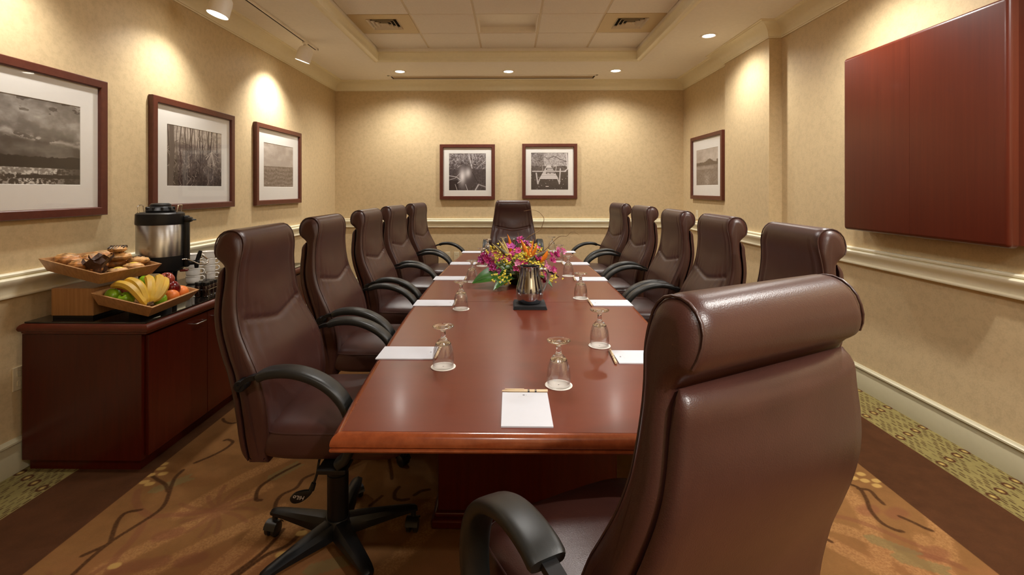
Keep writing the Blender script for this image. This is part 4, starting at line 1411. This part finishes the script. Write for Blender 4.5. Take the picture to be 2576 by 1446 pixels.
# yellow dancing-lady sprays
sprays = [(-.10, -.19, .07, 50, .055), (.10, -.19, .13, 50, .042), (.12, -.17, .155, 26, .04), (-.09, -.16, .19, 34, .05), (.03, -.17, .20, 30, .05), (-.12, -.03, .20, 30, .06), (.02, -.04, .21, 34, .06), (.16, .0, .2, 34, .05), (.23, -.1, .06, 22, .04), (-.18, .02, .22, 24, .04), (.09, .04, .24, 26, .05)]
for cx_, cy_, cz, n_, sp in sprays:
    g = G()
    g.tube([(0, 0, .07), (cx_ * .6, cy_ * .6, cz + .01), (cx_, cy_, cz)], .0015, 4)
    for k in range(n_):
        p = Vector((cx_ + rf.gauss(0, sp * .6), cy_ + rf.gauss(0, sp * .5), max(.025, cz + rf.gauss(0, sp * .45))))
        d = (camv.normalized() + Vector((rf.uniform(-.8, .8), rf.uniform(-.8, .8), rf.uniform(-.8, .8)))).normalized()
        e1 = d.orthogonal().normalized(); e2 = d.cross(e1)
        s__ = rf.uniform(.0065, .0115)
        vs = [p + d * s__ * .3]
        for q in range(6):
            a = 2 * PI * q / 6
            vs.append(p + (e1 * math.cos(a) + e2 * math.sin(a)) * s__ * (1 if q % 2 else .55))
        g.add(vs, [(0, 1 + q, 1 + (q + 1) % 6) for q in range(6)])
    g.build('yellow_spray', M['yellow'], fa)


def spike(p0, p1, r, mat, name, flat=.45, bend=.01):
    p0, p1 = Vector(p0), Vector(p1)
    d = p1 - p0
    pts = [p0 + d * q + Vector((bend * math.sin(PI * q), 0, 0)) for q in np.linspace(0, 1, 9)]
    rs = [max(.0006, r * math.sin(PI * (.12 + .88 * q)) ** .9) for q in np.linspace(0, 1, 9)]
    G().tube(pts, rs, 8, flat=flat).build(name, mat, fa, smooth=60)


for a in [((-.055, -.0, .19), (-.075, .0, .335), .011), ((.06, -.02, .15), (.012, -.02, .305), .016), ((.055, -.03, .15), (.125, -.03, .275), .012), ((.05, -.03, .14), (.07, -.03, .25), .010), ((.14, -.06, .15), (.19, -.06, .235), .014), ((.05, -.02, .16), (.1, 0, .30), .008)]:
    spike(*a, M['orange'], 'bird_of_paradise')
for a in [((-.06, -.03, .14), (-.135, -.03, .30), .012), ((-.06, -.03, .14), (-.115, -.02, .315), .010), ((-.08, -.02, .15), (-.18, -.02, .275), .010)]:
    spike(*a, M['cream'], 'pale_bract')
for a in [((.05, -.05, .16), (.20, -.05, .235), .013), ((-.02, -.04, .13), (-.16, -.04, .27), .014)]:
    spike(*a, M['greybract'], 'green_bract', .6)
tw = cr([(.03, 0, .15), (.05, 0, .29), (.09, 0, .33), (.145, .01, .362), (.165, .01, .405), (.172, .01, .44), (.15, .01, .472), (.125, .01, .49), (.085, .01, .498), (.035, .01, .49)], 5)
G().tube(tw, [.0032 - .0026 * k / len(tw) for k in range(len(tw))], 6).build('twig', M['twig'], fa, smooth=60)
tw = cr([(.05, -.03, .15), (.17, -.02, .225), (.25, 0, .30), (.285, 0, .322), (.325, 0, .322), (.35, 0, .345), (.375, 0, .35), (.41, 0, .328)], 5)
G().tube(tw, [.0028 - .0022 * k / len(tw) for k in range(len(tw))], 6).build('twig', M['twig'], fa, smooth=60)
for q, (a, b_) in enumerate((((.03, 0, .2), (-.005, 0, .345)), ((.06, .0, .2), (.075, .0, .33)))):
    G().tube([a, ((a[0] + b_[0]) / 2 - .004, 0, (a[2] + b_[2]) / 2), b_], .0018, 5).build('bud_stem', M['twig'], fa)

# ------------------------------------------------------------------ buffet on the credenza
# bamboo riser
t = thing('bamboo_riser', 'square bamboo riser block under the pastry tray', 'riser', (-2.198, 2.52, GZ))
g = G(); g.rbox(-.107, .107, -.125, .125, .014, .152, .003, 1); g.build('block', M['bamboo'], t)
G().box(-.102, .102, -.120, .120, 0, .014).build('foot', M['black'], t)


def tray(name, label, Fp, Lp, Rp, hgt=.060, flare=.028, wall=.012):
    """F front corner, L and R its two neighbours (bottom outer corners)"""
    Fp, Lp, Rp = Vector(Fp), Vector(Lp), Vector(Rp)
    u = (Lp - Fp); w1 = u.length; u.normalize()
    v = (Rp - Fp); v = v - u * v.dot(u); w2 = v.length; v.normalize()
    n = v.cross(u).normalized()
    if n.z < 0: n = -n
    Mx = Matrix(((u.x, v.x, n.x, Fp.x), (u.y, v.y, n.y, Fp.y), (u.z, v.z, n.z, Fp.z), (0, 0, 0, 1)))
    t = thing(name, label, 'tray', group='bamboo serving trays')
    t.location = Fp
    loc = Matrix.Translation(-Fp)
    A = loc @ Mx
    G().box(.004, w1 - .004, .004, w2 - .004, .001, .010, A).build('tray_base', M['bamboo'], t)
    def corner(i, j, e): return Vector((i * w1 + (1 if i else -1) * e, j * w2 + (1 if j else -1) * e, 0))
    cs = [(0, 0), (1, 0), (1, 1), (0, 1)]
    for k in range(4):
        a, b_ = cs[k], cs[(k + 1) % 4]
        def pt(c, e, z): q = corner(*c, e); return (q.x, q.y, z)
        vs = []
        for c in (a, b_):
            vs += [pt(c, 0, 0), pt(c, flare, hgt), pt(c, flare - wall, hgt), pt(c, -wall, .008)]
        G().add(vs, [(0, 1, 5, 4), (1, 2, 6, 5), (2, 3, 7, 6), (3, 0, 4, 7), (0, 3, 2, 1), (4, 5, 6, 7)], A).build('tray_side', M['bamboo'], t)
    return t, Mx, w1, w2


t1, MP, pw1, pw2 = tray('pastry_tray', 'bamboo tray of pastries tilted on the riser block', (-2.035, 2.365, .921), (-2.335, 2.405, .980), (-2.010, 2.665, .923))
t2, MF, fw1, fw2 = tray('fruit_tray', 'bamboo tray of fruit tilted at the corner of the credenza', (-1.800, 2.380, .757), (-2.045, 2.372, .817), (-1.762, 2.700, .757))
# wedge stand under the fruit tray
t = thing('tray_stand', 'black wedge stand under the fruit tray', 'stand', (-1.955, 2.56, GZ))
g = G(); g.add([(-.03, -.07, 0), (.03, -.07, 0), (.03, .09, 0), (-.03, .09, 0), (-.03, -.07, .060), (.03, -.07, .046), (.03, .09, .046), (-.03, .09, .060)], [(0, 1, 5, 4), (1, 2, 6, 5), (2, 3, 7, 6), (3, 0, 4, 7), (4, 5, 6, 7), (0, 3, 2, 1)])
g.build('wedge', M['black'], t)

M['apple_g'] = plain('green_apple_skin', (0.19, 0.36, 0.012), 0.22, var=.25, scale=25)
M['apple_r'] = plain('red_apple_skin', (0.28, 0.045, 0.025), 0.22, var=.5, scale=30)
M['apple_d'] = plain('dark_red_apple_skin', (0.14, 0.006, 0.006), 0.16, var=.4, scale=20)
M['orange_p'] = plain('orange_peel', (0.78, 0.20, 0.03), 0.4, var=.1, scale=20, bmp=.25, bscale=260)
M['banana'] = plain('banana_peel', (0.58, 0.36, 0.035), 0.42, var=.25, scale=9)
M['stem'] = plain('brown_stem', (0.10, 0.055, 0.02), 0.6)


def fruit(kind, label, uvn, r):
    p = MF @ Vector(uvn)
    t = thing({'apple': 'apple', 'orange': 'orange'}[kind[0]], label, 'fruit', p, rf.uniform(0, 6), 'fruit in the bamboo tray')
    tilt = Matrix.Rotation(rf.uniform(-.5, .5), 4, 'X') @ Matrix.Rotation(rf.uniform(-.5, .5), 4, 'Y')
    g = G()
    if kind[0] == 'apple':
        prof = [(.001, .62), (.10, .66), (.30, .84), (.55, .90), (.80, .72), (.97, .36), (1.0, 0.05), (.93, -.35), (.74, -.72), (.48, -.92), (.25, -.93), (.10, -.84), (.001, -.80)]
        pr = [(max(.0005, a * r), b_ * r) for a, b_ in cr(prof, 2)]
        g.lathe(pr, 24, M=tilt)
        g.build('skin', M[kind[1]], t, smooth=80)
        G().tube([tilt @ Vector((0, 0, .6 * r)), tilt @ Vector((.01 * r, 0, .85 * r)), tilt @ Vector((.12 * r, 0, 1.1 * r))], r * .05, 6).build('stem', M['stem'], t)
    else:
        g.ell((0, 0, 0), r, r, r * .96, 24, 16, M=tilt)
        g.build('peel', M['orange_p'], t, smooth=80)
        G().lathe([(.0005, .955 * r), (.09 * r, .965 * r), (.11 * r, .94 * r)], 8, M=tilt).build('navel', M['stem'], t)
    return t


# tray coordinates: u from the front corner towards the wall side, v along the credenza edge, n up
fruit(('apple', 'apple_g'), 'bright green apple at the raised corner of the fruit tray', (.225, .045, .040), .036)
fruit(('apple', 'apple_g'), 'green apple half hidden under the bananas', (.155, .045, .040), .035)
fruit(('apple', 'apple_g'), 'green apple on top, behind the bananas', (.165, .185, .090), .040)
fruit(('apple', 'apple_g'), 'small green apple between bananas and oranges', (.045, .135, .040), .032)
fruit(('apple', 'apple_r'), 'mottled red apple at the top of the fruit', (.115, .265, .098), .040)
fruit(('apple', 'apple_d'), 'dark red apple above the oranges', (.062, .245, .070), .039)
fruit(('apple', 'apple_r'), 'red apple peeping out behind the banana tips', (.232, .13, .040), .034)
fruit(('orange',), 'orange nearest the front rim of the fruit tray', (.040, .215, .040), .037)
fruit(('orange',), 'orange in the far corner of the fruit tray', (.038, .290, .042), .038)
fruit(('orange',), 'orange between the green and red apples on top', (.150, .255, .072), .037)
fruit(('orange',), 'orange hidden low in the middle of the fruit', (.12, .185, .040), .034)

bb_ = thing('banana_bunch', 'yellow bananas spread over the front of the fruit tray', 'fruit', MF @ Vector((.05, .07, .05)))
off = Matrix.Translation(-bb_.location) @ MF
BAN = [[(.250, .055, .082), (.205, .050, .105), (.150, .040, .108), (.100, .028, .092), (.060, .022, .066), (.035, .020, .046)],
       [(.215, .085, .105), (.170, .075, .125), (.120, .058, .122), (.080, .042, .100), (.052, .034, .070), (.035, .030, .050)],
       [(.150, .150, .130), (.118, .125, .138), (.085, .095, .125), (.060, .068, .100), (.043, .048, .072), (.032, .036, .052)],
       [(.120, .185, .132), (.088, .160, .142), (.062, .128, .128), (.045, .095, .100), (.036, .068, .074), (.030, .044, .055)],
       [(.092, .195, .122), (.066, .172, .130), (.044, .145, .118), (.032, .112, .094), (.028, .082, .072), (.028, .052, .056)]]
for pth in BAN:
    pts = cr(pth, 4)
    k = len(pts)
    rs = [float(np.interp(i / (k - 1), [0, .05, .14, .35, .65, .86, .94, 1], [.006, .013, .0195, .0215, .0215, .0185, .011, .007])) for i in range(k)]
    G().tube(pts, rs, 7, M=off).build('banana', M['banana'], bb_, smooth=38)
G().tube([(.034, .022, .048), (.030, .036, .054), (.028, .052, .056)], .008, 7, M=off).build('crown', M['stem'], bb_, smooth=50)

# pastries
M['crust'] = plain('golden_crust', (0.40, 0.175, 0.050), 0.40, var=.65, scale=34, bmp=.7, bscale=60)
M['crust2'] = plain('pale_crust', (0.52, 0.29, 0.105), 0.45, var=.6, scale=36, bmp=.7, bscale=60)
M['choc'] = plain('chocolate', (0.035, 0.014, 0.008), 0.35)
M['custard'] = plain('custard', (0.72, 0.50, 0.07), 0.3, var=.15)
M['case'] = plain('brown_paper_case', (0.060, 0.026, 0.014), 0.55, var=.2)


def lump(c, rx, ry, rz, ridges=0, seed=0, twist=0):
    q = random.Random(seed)
    ph = [q.uniform(0, 6.28) for _ in range(4)]
    def fn(d, a, t_):
        return 1 + .06 * math.sin(3 * a + ph[0]) * math.cos(t_) + .05 * math.sin(5 * d[2] * 3 + ph[1]) + (.075 * abs(math.sin(ridges * (d[0] * 1.6) + twist * d[1] * 3 + ph[2])) if ridges else .03 * math.sin(7 * a + ph[3]) * math.cos(t_))
    return G().ell(c, rx, ry, rz, 32, 18, fn=fn)


def pastry(label, uvn, kind, rz_, sz=1.0, seed=0):
    p = MP @ Vector(uvn)
    t = thing('pastry', label, 'pastry', p, rz_, 'pastries in the bamboo tray')
    if kind == 'bun':
        lump((0, 0, 0), (.062) * sz, .050 * sz, .036 * sz, 5, seed, 1).build('crust', M['crust'], t, smooth=80)
        lump((0, 0, .023 * sz), .045 * sz, .032 * sz, .017 * sz, 6, seed + 5, 2).build('crown', M['crust2'], t, smooth=80)
    elif kind == 'striped':
        lump((0, 0, 0), .048 * sz, .040 * sz, .020 * sz, 0, seed).build('crust', M['crust2'], t, smooth=80)
        g = G()
        for k in range(6):
            x = -.036 * sz + .0145 * sz * k
            hw_ = .040 * sz * math.sqrt(max(.05, 1 - (x / (.048 * sz)) ** 2))
            g.tube(cr([(x - .006, -hw_ * .9, .006), (x + .003, -hw_ * .5, .0185 * sz), (x, 0, .0215 * sz), (x + .005, hw_ * .5, .0185 * sz), (x + .002, hw_ * .9, .006)], 3), .0030, 5)
        g.build('chocolate_stripe', M['choc'], t, smooth=60)
    elif kind == 'chips':
        lump((0, 0, 0), .052 * sz, .042 * sz, .022 * sz, 4, seed, 2).build('crust', M['crust2'], t, smooth=80)
        g = G(); q = random.Random(seed)
        for k in range(26):
            a = q.uniform(0, 6.28); r = q.uniform(0, .038) * sz
            z = .023 * sz * math.sqrt(max(0, 1 - (r / (.048 * sz)) ** 2)) + .002
            g.ell((r * math.cos(a), r * .8 * math.sin(a), z), .0045, .003, .003, 6, 4)
        g.build('chocolate_chips', M['choc'], t, kind='stuff')
    elif kind == 'custard':
        lump((0, 0, 0), .050 * sz, .044 * sz, .020 * sz, 6, seed, 1).build('crust', M['crust2'], t, smooth=80)
        G().ell((0, 0, .012 * sz), .028 * sz, .022 * sz, .013 * sz, 16, 8).build('custard', M['custard'], t, smooth=80)
    else:
        n = 16; rings = []
        for j, (r, z) in enumerate(((.022, -.02), (.026, .0), (.031, .022), (.040, .040), (.052, .052))):
            rings.append([(r * (1 + .05 * (k % 2)) * sz * math.cos(2 * PI * k / n), r * (1 + .05 * (k % 2)) * sz * math.sin(2 * PI * k / n), (z + (.022 * (1 if k % 4 == 0 else (-.35 if k % 4 == 2 else .2)) if j == 4 else (.008 * (1 if k % 4 == 0 else -.2) if j == 3 else 0))) * sz) for k in range(n)])
        G().loft(rings, True, (True, False)).build('paper_case', M['case'], t)
        lump((0, 0, .018 * sz), .030 * sz, .030 * sz, .020 * sz, 0, seed).build('muffin', M['crust'], t, smooth=80)
    return t


pastry('large golden twist bun at the raised corner of the pastry tray', (.275, .062, .050), 'bun', .5, .95, 1)
pastry('golden croissant-like bun next to the muffins', (.172, .042, .046), 'bun', .2, .85, 2)
pastry('golden bun behind the paper-cased muffins', (.230, .150, .050), 'bun', 1.2, .85, 3)
pastry('muffin in a brown paper case, at the front rim of the pastry tray', (.080, .045, .034), 'muffin', .3, 1.0, 4)
pastry('muffin in a brown paper case, second from the front rim', (.135, .125, .034), 'muffin', .9, 1.0, 5)
pastry('chocolate-striped pastry on top of the pile', (.150, .215, .118), 'striped', .4, .9, 6)
pastry('chocolate-chip pastry under the striped one', (.145, .225, .078), 'chips', .4, 1.0, 7)
pastry('chocolate-chip pastry at the far rim of the tray', (.080, .285, .062), 'chips', .1, .95, 8)
pastry('yellow custard pastry near the coffee dispenser', (.045, .225, .046), 'custard', .2, .92, 9)
pastry('custard pastry at the low rim of the pastry tray', (.036, .130, .036), 'custard', .6, .92, 10)
pastry('plain pastry in the middle of the tray', (.170, .240, .034), 'bun', .8, .75, 11)
pastry('golden bun in the back corner of the tray', (.275, .250, .045), 'bun', .9, .85, 12)

# coffee dispenser
t = thing('coffee_dispenser', 'steel and black insulated coffee dispenser on legs, on the credenza', 'coffee urn', (-2.098, 2.872, GZ), math.radians(24))
t.scale = (1.07, 1.07, 1.075)
Zu = lambda y: y
R_ = .113
g = G(); g.lathe([(R_ - .004, .232), (R_, .236), (R_, .410), (R_ - .003, .414)], 48, caps=(True, True)); g.build('steel_body', M['steel'], t, smooth=40)
g = G(); g.lathe([(.001, .150), (R_ - .012, .150), (R_ - .002, .160), (R_ + .001, .200), (R_ + .001, .236), (.001, .236)], 48)
g.build('base_skirt', M['black'], t, smooth=40)
g = G(); g.lathe([(.001, .410), (R_ + .003, .410), (R_ + .004, .420), (R_ + .002, .468), (R_ - .008, .476), (R_ - .022, .476), (.06, .470), (.001, .470)], 48)
g.build('top_band', M['black'], t, smooth=40)
g = G(); g.lathe([(.001, .470), (.066, .470), (.070, .486), (.062, .500), (.052, .508), (.050, .520), (.040, .526), (.001, .526)], 32)
for k in range(10):
    a = 2 * PI * k / 10
    g.rbox(.052, .070, -.006, .006, .486, .506, .003, 1, Matrix.Rotation(a, 4, 'Z'))
g.build('lid', M['black'], t, smooth=35)
for s_ in (-1, 1):
    hp = cr([(s_ * .085, -.05, .462), (s_ * .092, -.05, .505), (s_ * .092, -.042, .514), (s_ * .092, 0, .516), (s_ * .092, .042, .514), (s_ * .092, .05, .505), (s_ * .085, .05, .462)], 4)
    G().tube(hp, .0035, 8).build('bail_handle', M['chrome'], t, smooth=60)
for k in range(3):
    a = 2 * PI * k / 3 + 1.05
    g = G(); rg = []
    for z, o_, q in ((0, .006, .026), (.015, .004, .024), (.10, 0, .022), (.16, 0, .03)):
        rg.append([(.082 + o_ + q * .8 * math.cos(b_), q * 1.2 * math.sin(b_), z) for b_ in np.linspace(0, 2 * PI, 12, endpoint=False)])
    g.loft(rg, M=Matrix.Rotation(a, 4, 'Z')); g.build('leg', M['black'], t, smooth=40)
g = G(); g.rbox(R_ - .004, R_ + .026, -.022, .022, .165, .455, .008, 3); g.rbox(R_ - .002, R_ + .040, -.026, .026, .418, .446, .008, 2)
g.tube([(R_ + .03, -.010, .432), (R_ + .052, -.010, .430), (R_ + .056, 0, .430), (R_ + .052, .010, .430), (R_ + .03, .010, .432)], .0035, 6)
g.build('gauge_column', M['black'], t, smooth=35)
g = G(); g.tube([(R_ + .01, 0, .185), (R_ + .075, 0, .188)], .013, 14); g.lathe([(.001, .155), (.010, .155), (.012, .17), (.012, .2), (.001, .2)], 14, c=(R_ + .06, 0, 0))
g.tube([(R_ + .062, 0, .195), (R_ + .072, 0, .225), (R_ + .080, 0, .252)], [.010, .012, .009], 10)
g.build('faucet', M['black'], t, smooth=40)
wr = cr([(R_ + .004, -.075, .215), (R_ + .022, -.072, .216), (R_ + .048, -.050, .200), (R_ + .080, -.026, .178), (R_ + .110, .0, .176), (R_ + .112, .022, .196), (R_ + .085, .03, .22)], 6)
G().tube(wr, .004, 8).build('faucet_guard', M['chrome'], t, smooth=60)
G().rbox(R_ - .02, R_ + .02, -.02, .02, .140, .152, .003, 1).build('drip_tray', plain('red_badge', (0.16, 0.02, 0.015), .4), t)

# stacked white cups
cup0 = thing('coffee_cup', 'x', 'cup', (0, 0, 0), 0, 'stacked white coffee cups')
pr = cr([(.026, 0), (.034, .002), (.040, .010), (.0425, .024), (.0432, .052)], 3)
G().lathe([(.0005, 0)] + [tuple(p) for p in pr] + [(.0445, .054), (.0435, .056), (.041, .054), (.040, .024), (.036, .010), (.0005, .006)], 32).build('bowl', M['china'], cup0, smooth=50)
hp = cr([(.041, 0, .046), (.052, 0, .050), (.064, 0, .043), (.066, 0, .030), (.058, 0, .019), (.042, 0, .018)], 4)
G().tube(hp, .0042, 8, flat=1.4).build('handle', M['china'], cup0, smooth=60)
fc = True
POS = ['bottom', 'second', 'third', 'fourth', 'top']
for si, (x, y, n_, nm) in enumerate(((-2.185, 3.30, 4, 'stack nearer the coffee dispenser'), (-2.165, 3.44, 4, 'stack farther from the coffee dispenser'))):
    for k in range(n_):
        lab = 'white cup, %s of the %s' % ('top' if k == n_ - 1 else (POS[k] if k == 0 else POS[k] + ' from the bottom'), nm)
        loc = (x, y, GZ + .050 * k); rz = math.radians(30) + random.uniform(-.15, .15)
        if fc:
            cup0.location = loc; cup0.rotation_euler = (0, 0, rz); cup0['label'] = lab; fc = False
        else:
            dup(cup0, loc, rz, lab)

# caddy of small jars
M['jarglass'] = plain('dark_jam', (0.022, 0.010, 0.008), 0.08, var=.4, scale=40, coat=.6)
M['jarlid'] = plain('dark_lid', (0.012, 0.011, 0.010), 0.3)
cad = thing('jar_caddy', 'chrome wire caddy holding dark jam jars on the black glass', 'caddy', (-1.868, 2.945, GZ), math.radians(6))
g = G(); g.box(-.045, .045, -.068, .068, .001, .003)
for s_ in (-1, 1):
    g.tube([(s_ * .046, -.07, .045), (s_ * .046, .07, .045)], .0015, 6); g.tube([(-.046, s_ * .07, .045), (.046, s_ * .07, .045)], .0015, 6)
    for q in (-1, 1): g.tube([(s_ * .046, q * .07, 0), (s_ * .046, q * .07, .047)], .0015, 6)
g.build('rack', M['chrome'], cad, smooth=50)
hp = cr([(0, 0, .003), (0, 0, .115), (0, -.012, .132), (0, -.002, .146), (0, .010, .136), (0, .005, .124)], 4)
G().tube(hp, .002, 6).build('handle', M['chrome'], cad, smooth=60)
jar0 = thing('jam_jar', 'x', 'jar', (0, 0, 0), 0, 'jam jars in the caddy')
G().lathe([(.0005, 0), (.018, 0), (.0205, .005), (.0205, .060), (.016, .068), (.0005, .068)], 16).build('jar', M['jarglass'], jar0, smooth=40)
G().lathe([(.0005, .066), (.0185, .066), (.0195, .069), (.0195, .082), (.018, .085), (.0005, .085)], 16).build('lid', M['jarlid'], jar0, smooth=35)
fc = True
for i, sx in enumerate((.022, -.022)):
    for j, sy in enumerate((-.045, 0, .045)):
        if sx < 0 and sy == 0: pass
        p = Matrix.Rotation(math.radians(6), 3, 'Z') @ Vector((sx, sy, 0))
        lab = 'small dark jam jar, %s in the caddy row %s' % (('nearest', 'middle', 'farthest')[j], ('along the credenza edge', 'towards the wall')[i])
        loc = (-1.868 + p.x, 2.945 + p.y, GZ + .0032)
        if fc:
            jar0.location = loc; jar0['label'] = lab; fc = False
        else:
            dup(jar0, loc, 0, lab)
